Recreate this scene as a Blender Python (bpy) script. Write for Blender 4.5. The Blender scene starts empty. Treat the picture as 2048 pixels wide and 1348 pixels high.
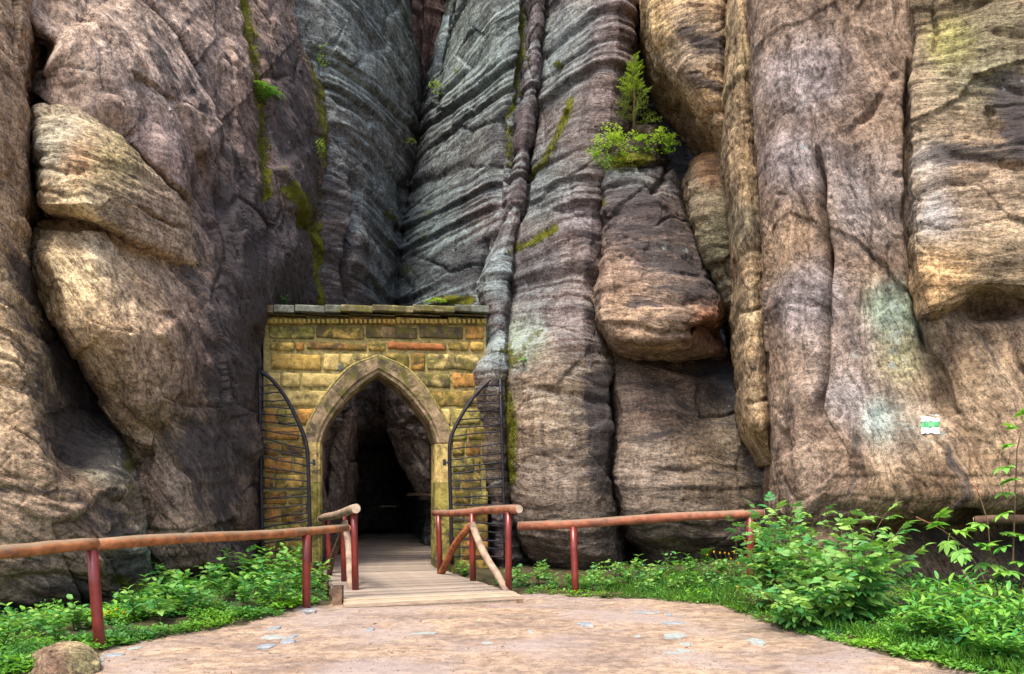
import bpy, bmesh, math, random
import numpy as np
from mathutils import Vector, Matrix

random.seed(7); RNG = np.random.default_rng(7)
SC = bpy.context.scene
COL = SC.collection

# ------------------------------------------------------------------ camera, sky, sun, exposure
F, CX, HY, EYE = 1700.0, 1024.0, 980.0, 1.57          # photo pixels (2048 wide), eye height in metres
cam_d = bpy.data.cameras.new('camera'); cam = bpy.data.objects.new('camera', cam_d); COL.objects.link(cam)
cam.location = (0, 0, EYE); cam.rotation_euler = (math.radians(90), 0, 0)
cam_d.sensor_width = 36.0; cam_d.lens = 36.0 * F / 2048
cam_d.shift_y = (HY - 674) / 2048
cam_d.clip_start = 0.05; cam_d.clip_end = 2000
SC.camera = cam

SUN_EL, SUN_AZ = 62.0, 208.0                            # degrees; azimuth from +Y clockwise
world = bpy.data.worlds.new('World'); SC.world = world; world.use_nodes = True
wn = world.node_tree.nodes; wl = world.node_tree.links
sky = wn.new('ShaderNodeTexSky'); sky.sky_type = 'NISHITA'; sky.sun_disc = False
sky.sun_elevation = math.radians(SUN_EL); sky.sun_rotation = math.radians(SUN_AZ)
sky.air_density = 1.0; sky.dust_density = 4.0; sky.ozone_density = 0.6
wn['Background'].inputs['Strength'].default_value = 0.125
wl.new(sky.outputs[0], wn['Background'].inputs['Color'])
sun_d = bpy.data.lights.new('sun', 'SUN'); sun = bpy.data.objects.new('sun', sun_d); COL.objects.link(sun)
sun_d.energy = 1.5; sun_d.angle = math.radians(13); sun_d.color = (1.0, 0.93, 0.82)
_e, _a = math.radians(SUN_EL), math.radians(SUN_AZ)
_dir = Vector((math.sin(_a) * math.cos(_e), math.cos(_a) * math.cos(_e), math.sin(_e)))
sun.rotation_euler = _dir.to_track_quat('Z', 'Y').to_euler()
SC.view_settings.view_transform = 'Standard'; SC.view_settings.look = 'None'
SC.view_settings.gamma = 1.0; SC.view_settings.use_curve_mapping = False
SC.view_settings.exposure = 1.75
SC.render.engine = 'CYCLES'
SC.cycles.use_denoising = True; SC.cycles.denoising_prefilter = 'NONE'; SC.cycles.denoising_input_passes = 'RGB_ALBEDO_NORMAL'
SC.cycles.max_bounces = 6; SC.cycles.diffuse_bounces = 3; SC.cycles.transmission_bounces = 4

# ------------------------------------------------------------------ helpers
def P(px, py, Y):
    return np.array(((px - CX) / F * Y, Y, EYE - (py - HY) / F * Y))
def proj(V):
    return CX + F * V[..., 0] / V[..., 1], HY - F * (V[..., 2] - EYE) / V[..., 1]
def lin(r, g, b):
    return tuple(((c / 255) / 12.92 if c / 255 <= 0.04045 else ((c / 255 + 0.055) / 1.055) ** 2.4) for c in (r, g, b))
def sstep(a, b, x):
    t = np.clip((x - a) / (b - a), 0, 1); return t * t * (3 - 2 * t)

_perm = np.random.default_rng(11).permutation(256); _perm = np.concatenate([_perm, _perm, _perm])
_g = np.random.default_rng(12).normal(size=(256, 3)); _g /= np.linalg.norm(_g, axis=1)[:, None]
def pn(x, y, z):
    """gradient noise, about -1..1"""
    x = np.asarray(x, float); y = np.broadcast_to(np.asarray(y, float), x.shape); z = np.broadcast_to(np.asarray(z, float), x.shape)
    xi = np.floor(x).astype(int); yi = np.floor(y).astype(int); zi = np.floor(z).astype(int)
    xf, yf, zf = x - xi, y - yi, z - zi
    u, v, w = (t * t * t * (t * (t * 6 - 15) + 10) for t in (xf, yf, zf))
    xi &= 255; yi &= 255; zi &= 255
    def c(i, j, k):
        h = _perm[_perm[_perm[(xi + i) & 255] + ((yi + j) & 255)] + ((zi + k) & 255)]
        g = _g[h]
        return g[..., 0] * (xf - i) + g[..., 1] * (yf - j) + g[..., 2] * (zf - k)
    x00 = c(0,0,0) * (1-u) + c(1,0,0) * u; x10 = c(0,1,0) * (1-u) + c(1,1,0) * u
    x01 = c(0,0,1) * (1-u) + c(1,0,1) * u; x11 = c(0,1,1) * (1-u) + c(1,1,1) * u
    return 1.6 * ((x00 * (1-v) + x10 * v) * (1-w) + (x01 * (1-v) + x11 * v) * w)
def fbm(x, y, z, oct=4, gain=0.5):
    s = 0; a = 1.0; f = 1.0
    for i in range(oct):
        s = s + a * pn(x * f + 17.3 * i, y * f + 5.1 * i, z * f - 9.7 * i); a *= gain; f *= 2.03
    return s
def ridged(x, y, z, oct=3):
    s = 0; a = 1.0; f = 1.0
    for i in range(oct):
        n = 1 - np.abs(pn(x * f + 3.3 * i, y * f + 8.1 * i, z * f - 2.7 * i)) * 1.6
        s = s + a * np.clip(n, -0.3, 1); a *= 0.5; f *= 2.1
    return s

_cell = np.random.default_rng(13).random((256, 7))
def worley(x, y, z):
    '''nearest cell: F1, F2, offset from the cell point, cell random numbers'''
    xi = np.floor(x).astype(int); yi = np.floor(y).astype(int); zi = np.floor(z).astype(int)
    f1 = np.full(x.shape, 9.0); f2 = np.full(x.shape, 9.0); hid = np.zeros(x.shape, int); off = np.zeros(x.shape + (3,))
    for i in (-1, 0, 1):
        for j in (-1, 0, 1):
            for k in (-1, 0, 1):
                a, b, c = xi + i, yi + j, zi + k
                h = _perm[_perm[_perm[a & 255] + (b & 255)] + (c & 255)]; r = _cell[h]
                dx, dy, dz = x - a - r[..., 0], y - b - r[..., 1], z - c - r[..., 2]
                q = np.sqrt(dx * dx + dy * dy + dz * dz); m = q < f1
                f2 = np.where(m, f1, np.minimum(f2, q)); f1 = np.where(m, q, f1); hid = np.where(m, h, hid)
                off = np.where(m[..., None], np.stack([dx, dy, dz], -1), off)
    return f1, f2, off, _cell[hid]

def tag(o, label=None, cat=None, group=None, kind=None):
    if label: o['label'] = label
    if cat: o['category'] = cat
    if group: o['group'] = group
    if kind: o['kind'] = kind
    return o
def link(name, me, mat=None, parent=None):
    o = bpy.data.objects.new(name, me); COL.objects.link(o)
    if mat is not None and me is not None and not me.materials: me.materials.append(mat)
    if parent is not None: o.parent = parent
    return o
def empty(name, loc=(0, 0, 0), rz=0.0):
    o = bpy.data.objects.new(name, None); COL.objects.link(o)
    o.location = loc; o.rotation_euler = (0, 0, rz); o.empty_display_size = 0.1
    return o
def mesh_np(name, V, Fq, smooth=True):
    """V (n,3); Fq (m,4) or (m,3) numpy, all the same size"""
    me = bpy.data.meshes.new(name)
    V = np.asarray(V, np.float32); Fq = np.asarray(Fq, np.int32); k = Fq.shape[1]
    me.vertices.add(len(V)); me.vertices.foreach_set('co', V.ravel())
    me.loops.add(Fq.size); me.loops.foreach_set('vertex_index', Fq.ravel())
    me.polygons.add(len(Fq)); me.polygons.foreach_set('loop_start', np.arange(0, Fq.size, k, dtype=np.int32))
    me.polygons.foreach_set('loop_total', np.full(len(Fq), k, np.int32))
    me.polygons.foreach_set('use_smooth', np.full(len(Fq), smooth))
    me.update(calc_edges=True); me.validate()
    return me
def attr(me, name, arr, kind='FLOAT'):
    a = me.attributes.new(name, kind, 'POINT')
    if kind == 'FLOAT': a.data.foreach_set('value', np.asarray(arr, np.float32).ravel())
    elif kind == 'FLOAT_VECTOR': a.data.foreach_set('vector', np.asarray(arr, np.float32).ravel())
    else:
        arr = np.asarray(arr, np.float32)
        if arr.shape[1] == 3: arr = np.concatenate([arr, np.ones((len(arr), 1), np.float32)], 1)
        a.data.foreach_set('color', arr.ravel())

class MB:
    """collects simple shapes into one mesh"""
    def __init__(s): s.V = []; s.F = []
    def add(s, V, Fs):
        n = len(s.V); s.V += [tuple(map(float, v)) for v in V]; s.F += [tuple(i + n for i in f) for f in Fs]; return s
    def tube(s, pts, radii, n=8, cap=True, rough=0.0):
        pts = [Vector([float(c) for c in p]) for p in pts]
        if not hasattr(radii, '__len__'): radii = [radii] * len(pts)
        V = []; Fs = []; ref = None
        for i, p in enumerate(pts):
            d = (pts[min(i + 1, len(pts) - 1)] - pts[max(i - 1, 0)]).normalized()
            if ref is None: ref = Vector((0, 0, 1)) if abs(d.z) < 0.9 else Vector((1, 0, 0))
            a = d.cross(ref).normalized(); b = a.cross(d).normalized(); ref = b
            for k in range(n):
                t = 2 * math.pi * k / n
                r = radii[i] * (1 + (random.uniform(-rough, rough) if rough else 0))
                V.append(p + a * math.cos(t) * r + b * math.sin(t) * r)
        for i in range(len(pts) - 1):
            for k in range(n):
                Fs.append((i * n + k, i * n + (k + 1) % n, (i + 1) * n + (k + 1) % n, (i + 1) * n + k))
        if cap:
            Fs.append(tuple(range(n - 1, -1, -1))); Fs.append(tuple((len(pts) - 1) * n + k for k in range(n)))
        return s.add(V, Fs)
    def box(s, c, d, ax=None):
        c = Vector(c); ax = ax or (Vector((1, 0, 0)), Vector((0, 1, 0)), Vector((0, 0, 1)))
        V = [c + ax[0] * (i * d[0] / 2) + ax[1] * (j * d[1] / 2) + ax[2] * (k * d[2] / 2) for i in (-1, 1) for j in (-1, 1) for k in (-1, 1)]
        return s.add(V, [(0, 1, 3, 2), (4, 6, 7, 5), (0, 4, 5, 1), (2, 3, 7, 6), (0, 2, 6, 4), (1, 5, 7, 3)])
    def mesh(s, name, smooth=False):
        me = bpy.data.meshes.new(name); me.from_pydata(s.V, [], s.F)
        if smooth: me.polygons.foreach_set('use_smooth', [True] * len(me.polygons))
        me.update(); return me
    def build(s, name, mat, parent=None, smooth=False):
        return link(name, s.mesh(name, smooth), mat, parent)

# ------------------------------------------------------------------ materials
def new_mat(name):
    m = bpy.data.materials.new(name); m.use_nodes = True
    nt = m.node_tree; b = nt.nodes['Principled BSDF']
    return m, nt, b
class NT:
    def __init__(s, nt): s.nt = nt; s.n = nt.nodes; s.l = nt.links
    def set(s, sock, v):
        if isinstance(v, bpy.types.NodeSocket): s.l.new(v, sock)
        else: sock.default_value = v
    def attr(s, name, out='Fac'):
        a = s.n.new('ShaderNodeAttribute'); a.attribute_name = name; return a.outputs[out]
    def noise(s, vec, scale, detail=4, rough=0.6, dist=0.0, out='Fac'):
        t = s.n.new('ShaderNodeTexNoise'); s.set(t.inputs['Vector'], vec)
        t.inputs['Scale'].default_value = scale; t.inputs['Detail'].default_value = detail
        t.inputs['Roughness'].default_value = rough; t.inputs['Distortion'].default_value = dist
        return t.outputs[out]
    def voro(s, vec, scale, feat='F1', out='Distance'):
        t = s.n.new('ShaderNodeTexVoronoi'); t.feature = feat; s.set(t.inputs['Vector'], vec); t.inputs['Scale'].default_value = scale
        return t.outputs[out]
    def math(s, op, a, b=0.0, clamp=False):
        m = s.n.new('ShaderNodeMath'); m.operation = op; m.use_clamp = clamp; s.set(m.inputs[0], a); s.set(m.inputs[1], b); return m.outputs[0]
    def ramp(s, fac, lo, hi, a=0.0, b=1.0, smooth=True):
        m = s.n.new('ShaderNodeMapRange'); m.interpolation_type = 'SMOOTHSTEP' if smooth else 'LINEAR'
        s.set(m.inputs[0], fac); m.inputs[1].default_value = lo; m.inputs[2].default_value = hi
        m.inputs[3].default_value = a; m.inputs[4].default_value = b; return m.outputs[0]
    def mix(s, fac, a, b, mode='MIX'):
        m = s.n.new('ShaderNodeMix'); m.data_type = 'RGBA'; m.blend_type = mode
        s.set(m.inputs[0], fac)
        for sock, v in ((m.inputs[6], a), (m.inputs[7], b)):
            s.set(sock, (*v, 1.0) if isinstance(v, tuple) and len(v) == 3 else v)
        return m.outputs[2]
    def mapping(s, vec, scale=(1, 1, 1), rot=(0, 0, 0)):
        m = s.n.new('ShaderNodeMapping'); s.set(m.inputs[0], vec); m.inputs['Scale'].default_value = scale; m.inputs['Rotation'].default_value = rot
        return m.outputs[0]
    def bump(s, h, strength, dist=0.02, prev=None):
        b = s.n.new('ShaderNodeBump'); b.inputs['Strength'].default_value = strength; b.inputs['Distance'].default_value = dist
        s.set(b.inputs['Height'], h)
        if prev is not None: s.l.new(prev, b.inputs['Normal'])
        return b.outputs[0]
    def pos(s, which='Object'):
        return s.n.new('ShaderNodeTexCoord').outputs[which]
    def sep(s, vec):
        m = s.n.new('ShaderNodeSeparateXYZ'); s.l.new(vec, m.inputs[0]); return m.outputs
    def random(s): return s.n.new('ShaderNodeObjectInfo').outputs['Random']

def rock_material():
    m, nt, b = new_mat('weathered_sandstone'); N = NT(nt)
    pos = N.pos(); g = N.attr('grain', 'Vector'); tint = N.attr('tint', 'Color')
    moss = N.attr('moss'); lich = N.attr('lichen'); dark = N.attr('stain')
    nb = N.noise(pos, 1.3, 4, 0.62, 0.4)
    nf = N.noise(pos, 17, 5, 0.75)
    ng = N.math('ADD', N.math('MULTIPLY', N.noise(g, 2.2, 8, 0.72, 0.25), 0.55), N.math('MULTIPLY', N.noise(pos, 2.6, 8, 0.72, 0.3), 0.45))
    ng2 = N.noise(g, 13.0, 5, 0.72, 0.3)
    c = N.mix(N.ramp(ng, 0.38, 0.61), N.mix(1.0, tint, (0.46, 0.425, 0.41), 'MULTIPLY'), N.mix(1.0, tint, (1.24, 1.23, 1.20), 'MULTIPLY'))
    c = N.mix(N.ramp(nb, 0.42, 0.70, 0, 0.5), c, N.mix(1.0, c, (1.12, 1.02, 0.88), 'MULTIPLY'))
    c = N.mix(N.ramp(ng2, 0.50, 0.66, 0, 0.45), c, N.mix(1.0, c, (0.46, 0.42, 0.44), 'MULTIPLY'))
    c = N.mix(N.ramp(nf, 0.35, 0.62, 0.0, 1.0), N.mix(1.0, c, (0.60, 0.60, 0.61), 'MULTIPLY'), N.mix(1.0, c, (1.34, 1.34, 1.34), 'MULTIPLY'))
    wst = N.noise(N.mapping(pos, (2.6, 2.6, 0.16)), 1.3, 6, 0.7, 0.15)
    c = N.mix(N.ramp(wst, 0.50, 0.66, 0, 0.62), c, N.mix(1.0, c, (0.46, 0.44, 0.46), 'MULTIPLY'))
    # black crusts, plus shade painted into the left wall's hollow
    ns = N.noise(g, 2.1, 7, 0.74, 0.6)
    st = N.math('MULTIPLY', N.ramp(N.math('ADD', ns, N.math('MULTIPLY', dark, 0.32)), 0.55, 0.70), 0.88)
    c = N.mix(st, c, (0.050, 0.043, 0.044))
    sp = N.ramp(N.math('ADD', N.math('MULTIPLY', N.noise(g, 17, 4, 0.8, 0.3), 0.6), N.math('MULTIPLY', N.noise(pos, 44, 3, 0.75), 0.4)), 0.50, 0.58, 0, 0.8)
    c = N.mix(sp, N.mix(1.0, c, (1.16, 1.16, 1.16), 'MULTIPLY'), N.mix(1.0, c, (0.36, 0.345, 0.34), 'MULTIPLY'))
    # pale crustose lichen
    nl = N.noise(pos, 9, 6, 0.75)
    lm = N.ramp(N.math('ADD', nl, N.math('MULTIPLY', lich, 0.25)), 0.66, 0.78, 0, 0.7)
    c = N.mix(lm, c, (0.27, 0.32, 0.30))
    sp2 = N.ramp(N.noise(pos, 60, 2, 0.5), 0.69, 0.74, 0, 0.8)
    c = N.mix(N.math('MULTIPLY', sp2, N.ramp(N.noise(pos, 1.1, 3), 0.45, 0.6)), c, (0.42, 0.42, 0.34))
    # moss
    nm = N.noise(pos, 11, 6, 0.75)
    nm2 = N.noise(pos, 2.6, 3, 0.6)
    mm = N.ramp(N.math('ADD', N.math('ADD', N.math('MULTIPLY', nm, 0.7), N.math('MULTIPLY', nm2, 0.45)), N.math('MULTIPLY', moss, 0.50)), 0.84, 1.0)
    mc = N.mix(N.noise(pos, 5, 3), (0.05, 0.056, 0.010), (0.22, 0.22, 0.016))
    c = N.mix(mm, c, mc)
    N.l.new(c, b.inputs['Base Color'])
    b.inputs['Roughness'].default_value = 0.92; b.inputs['Specular IOR Level'].default_value = 0.18
    h = N.math('ADD', N.math('MULTIPLY', ng, 1.3), N.math('MULTIPLY', ng2, 0.6))
    bm = N.bump(h, 0.9, 0.05)
    bm = N.bump(nf, 0.75, 0.03, bm)
    bm = N.bump(N.math('MULTIPLY', mm, N.noise(pos, 45, 3, 0.7)), 0.9, 0.04, bm)
    N.l.new(bm, b.inputs['Normal'])
    return m
ROCK = rock_material()

def simple(name, col, rough=0.8, spec=0.2, var=0.35, scale=12, bump=0.3, bdist=0.006, stretch=None, dark=None, metal=0.0, randv=0.0, top=None):
    m, nt, b = new_mat(name); N = NT(nt)
    v = N.pos()
    if stretch: v = N.mapping(v, stretch)
    n1 = N.noise(v, scale, 6, 0.68, 0.3)
    lo = tuple(c * (1 - var) for c in col); hi = tuple(min(c * (1 + var), 0.9) for c in col)
    c = N.mix(N.ramp(n1, 0.3, 0.7), lo, hi)
    if dark:
        n2 = N.noise(N.pos(), scale * 0.35, 5, 0.7, 0.4); c = N.mix(N.ramp(n2, 0.50, 0.68, 0, 0.9), c, dark)
    if top:
        nz = N.sep(nt.nodes.new('ShaderNodeNewGeometry').outputs['Normal'])[2]
        c = N.mix(N.math('MULTIPLY', N.ramp(N.math('ADD', nz, N.math('MULTIPLY', N.math('SUBTRACT', N.noise(N.pos(), 4, 5, 0.7), 0.5), 1.6)), 0.25, 0.75), 0.85), c, N.mix(n1, tuple(t * .7 for t in top), tuple(t * 1.3 for t in top)))
    if randv:
        r = N.random(); c = N.mix(N.ramp(r, 0, 1, 0, 1, False), N.mix(1.0, c, (1 - randv,) * 3, 'MULTIPLY'), N.mix(1.0, c, (1 + randv,) * 3, 'MULTIPLY'))
    N.l.new(c, b.inputs['Base Color']); b.inputs['Roughness'].default_value = rough; b.inputs['Specular IOR Level'].default_value = spec
    b.inputs['Metallic'].default_value = metal
    if bump: N.l.new(N.bump(n1, bump, bdist), b.inputs['Normal'])
    return m

def block_material():
    """yellow sandstone blocks: every block has its own hue, with dark and green growth"""
    m, nt, b = new_mat('gate_block_stone'); N = NT(nt)
    pos = N.pos('Generated'); op = N.pos('Object'); r = N.random(); hue = N.attr('hue', 'Color')
    n1 = N.noise(op, 9, 6, 0.7, 0.4); n2 = N.noise(op, 34, 5, 0.7)
    c = N.mix(N.ramp(n1, 0.32, 0.68), N.mix(1.0, hue, (0.66, 0.60, 0.52), 'MULTIPLY'), N.mix(1.0, hue, (1.25, 1.22, 1.10), 'MULTIPLY'))
    c = N.mix(N.ramp(n2, 0.35, 0.7, 0, 0.55), c, N.mix(1.0, c, (0.60, 0.57, 0.50), 'MULTIPLY'))
    g = N.ramp(N.math('ADD', N.noise(op, 3.2, 6, 0.75, 0.5), N.math('MULTIPLY', N.attr('grime'), 0.36)), 0.53, 0.74, 0, 0.9)
    gc = N.mix(N.ramp(N.noise(op, 6, 3), 0.42, 0.58), (0.050, 0.042, 0.030), (0.085, 0.082, 0.016))
    c = N.mix(g, c, gc)
    N.l.new(c, b.inputs['Base Color']); b.inputs['Roughness'].default_value = 0.9; b.inputs['Specular IOR Level'].default_value = 0.15
    N.l.new(N.bump(N.math('ADD', n2, n1), 0.8, 0.016), b.inputs['Normal'])
    return m
BLOCK = block_material()
MORTAR = simple('lime_mortar', (0.27, 0.215, 0.085), 0.95, 0.1, 0.4, 14, 0.6, 0.01, dark=(0.08, 0.075, 0.025))
IRON = simple('wrought_iron', (0.016, 0.016, 0.024), 0.5, 0.4, 0.4, 30, 0.4, 0.002, dark=(0.05, 0.028, 0.02), metal=0.3)
DECK = simple('weathered_plank', (0.28, 0.225, 0.18), 0.85, 0.2, 0.35, 5, 0.5, 0.004, stretch=(0.8, 9, 9), dark=(0.19, 0.16, 0.14), randv=0.22)
NEWPLANK = simple('fresh_plank', (0.37, 0.28, 0.20), 0.85, 0.2, 0.3, 5, 0.5, 0.004, stretch=(0.8, 9, 9), randv=0.15)
BEAM = simple('old_beam', (0.22, 0.14, 0.09), 0.9, 0.15, 0.45, 6, 0.6, 0.006, dark=(0.07, 0.05, 0.04))
RUST = simple('red_brown_paint', (0.15, 0.018, 0.014), 0.34, 0.5, 0.22, 8, 0.15, 0.002, dark=(0.10, 0.03, 0.022))
LOGRED = simple('peeled_log_orange', (0.29, 0.11, 0.04), 0.7, 0.25, 0.45, 7, 0.6, 0.008, dark=(0.12, 0.075, 0.05), top=(0.19, 0.14, 0.09))
LOGGREY = simple('peeled_log_grey', (0.30, 0.215, 0.155), 0.85, 0.2, 0.35, 7, 0.5, 0.006, dark=(0.13, 0.085, 0.06))
LOGRB = simple('peeled_log_redbrown', (0.25, 0.09, 0.05), 0.8, 0.2, 0.4, 7, 0.6, 0.008, dark=(0.10, 0.05, 0.035), top=(0.20, 0.13, 0.09))
BARK = simple('pine_bark', (0.26, 0.085, 0.035), 0.9, 0.15, 0.55, 18, 0.9, 0.012, dark=(0.09, 0.04, 0.025))
DARKLOG = simple('dark_log', (0.105, 0.062, 0.040), 0.85, 0.2, 0.5, 9, 0.8, 0.01, dark=(0.05, 0.032, 0.025))
CUTWOOD = simple('cut_wood_end', (0.42, 0.33, 0.24), 0.9, 0.1, 0.3, 12, 0.4, 0.004, dark=(0.2, 0.15, 0.11))
STEM = simple('green_stem', (0.09, 0.085, 0.03), 0.7, 0.2, 0.3, 20, 0)
TWIG = simple('woody_twig', (0.12, 0.075, 0.045), 0.85, 0.2, 0.4, 20, 0.3, 0.002)
REDTWIG = simple('red_twig', (0.28, 0.05, 0.03), 0.6, 0.3, 0.3, 20, 0)
SLATE = simple('pale_flat_stone', (0.25, 0.28, 0.265), 0.85, 0.2, 0.25, 9, 0.6, 0.01, dark=(0.25, 0.195, 0.15))
BLUESTONE = simple('blue_grey_stone', (0.20, 0.225, 0.245), 0.8, 0.2, 0.3, 9, 0.6, 0.01, dark=(0.36, 0.29, 0.22))
WHITEP = simple('white_paint', (0.52, 0.54, 0.53), 0.7, 0.3, 0.15, 30, 0.5, 0.006, dark=(0.36, 0.34, 0.30))
GREENP = simple('green_paint', (0.010, 0.20, 0.06), 0.5, 0.4, 0.35, 20, 0.2, 0.003)
PETAL = simple('yellow_petal', (0.80, 0.42, 0.01), 0.6, 0.2, 0.2, 20, 0)
WPETAL = simple('white_petal', (0.75, 0.75, 0.75), 0.6, 0.2, 0.1, 20, 0)

def leaf_mat(name, lo, hi, attrname=None, transl=0.35):
    m, nt, b = new_mat(name); N = NT(nt)
    f = N.attr(attrname) if attrname else N.random()
    c = N.mix(f, lo, hi)
    c = N.mix(N.ramp(N.noise(N.pos(), 24, 3), 0.35, 0.65, 0, 0.35), c, N.mix(1.0, c, (0.62, 0.70, 0.6), 'MULTIPLY'))
    N.l.new(c, b.inputs['Base Color']); b.inputs['Roughness'].default_value = 0.5; b.inputs['Specular IOR Level'].default_value = 0.35
    t = nt.nodes.new('ShaderNodeBsdfTranslucent'); N.l.new(N.mix(1.0, c, (1.2, 1.25, 0.6), 'MULTIPLY'), t.inputs[0])
    ms = nt.nodes.new('ShaderNodeMixShader'); ms.inputs[0].default_value = transl
    N.l.new(b.outputs[0], ms.inputs[1]); N.l.new(t.outputs[0], ms.inputs[2])
    N.l.new(ms.outputs[0], nt.nodes['Material Output'].inputs[0])
    return m
LEAF_COVER = leaf_mat('ground_cover_leaf', (0.040, 0.19, 0.070), (0.20, 0.42, 0.035), 'shade')
LEAF_BUSH = leaf_mat('bush_leaf', (0.06, 0.25, 0.07), (0.28, 0.47, 0.10))
LEAF_LOW = leaf_mat('lance_leaf', (0.05, 0.26, 0.06), (0.24, 0.47, 0.06))
LEAF_ELDER = leaf_mat('elder_leaf', (0.12, 0.34, 0.06), (0.27, 0.48, 0.08))
LEAF_FERN = leaf_mat('fern_leaf', (0.07, 0.20, 0.035), (0.16, 0.30, 0.05))
NEEDLE = leaf_mat('spruce_needle', (0.085, 0.10, 0.025), (0.34, 0.50, 0.03), 'shade')
MOSSM = leaf_mat('moss_cushion_green', (0.07, 0.08, 0.010), (0.24, 0.25, 0.018), 'shade', 0.1)
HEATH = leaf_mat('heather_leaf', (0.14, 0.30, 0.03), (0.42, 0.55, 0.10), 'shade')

# ------------------------------------------------------------------ rock builder
STEP = 2.95
SURF = []                       # (px, py, Y, verts, normals) of every rock, for things that sit on rock
HARD = 0.62
def crom(P0, P1, P2, P3, t):
    t = t[:, None, None] if P0.ndim == 2 else t
    return HARD * (P1 + (P2 - P1) * t) + (1 - HARD) * 0.5 * ((2 * P1) + (-P0 + P2) * t + (2 * P0 - 5 * P1 + 4 * P2 - P3) * t * t + (-P0 + 3 * P1 - 3 * P2 + P3) * t ** 3)
def resample(C, counts):
    """C (k, m, 3) -> Catmull-Rom along axis 0"""
    k = len(C); out = []
    E = np.concatenate([[2 * C[0] - C[1]], C, [2 * C[-1] - C[-2]]])
    for i in range(k - 1):
        n = counts[i]; t = np.arange(n) / n
        out.append(crom(E[i], E[i + 1], E[i + 2], E[i + 3], t))
    out.append(C[-1:])
    return np.concatenate(out)
def polydist(px, py, poly):
    """unsigned distance, side (+ = right of direction, i.e. image-right-hand), param 0..1"""
    best = np.full(px.shape, 1e9); side = np.zeros(px.shape); par = np.zeros(px.shape)
    L = [0]
    for a, b in zip(poly[:-1], poly[1:]): L.append(L[-1] + math.hypot(b[0] - a[0], b[1] - a[1]))
    for i, (a, b) in enumerate(zip(poly[:-1], poly[1:])):
        dx, dy = b[0] - a[0], b[1] - a[1]; l2 = dx * dx + dy * dy
        t = np.clip(((px - a[0]) * dx + (py - a[1]) * dy) / l2, 0, 1)
        d = np.hypot(px - a[0] - t * dx, py - a[1] - t * dy)
        s = dx * (py - a[1]) - dy * (px - a[0])
        m = d < best
        best = np.where(m, d, best); side = np.where(m, np.sign(s), side); par = np.where(m, (L[i] + t * math.sqrt(l2)) / L[-1], par)
    return best, side, par

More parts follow.
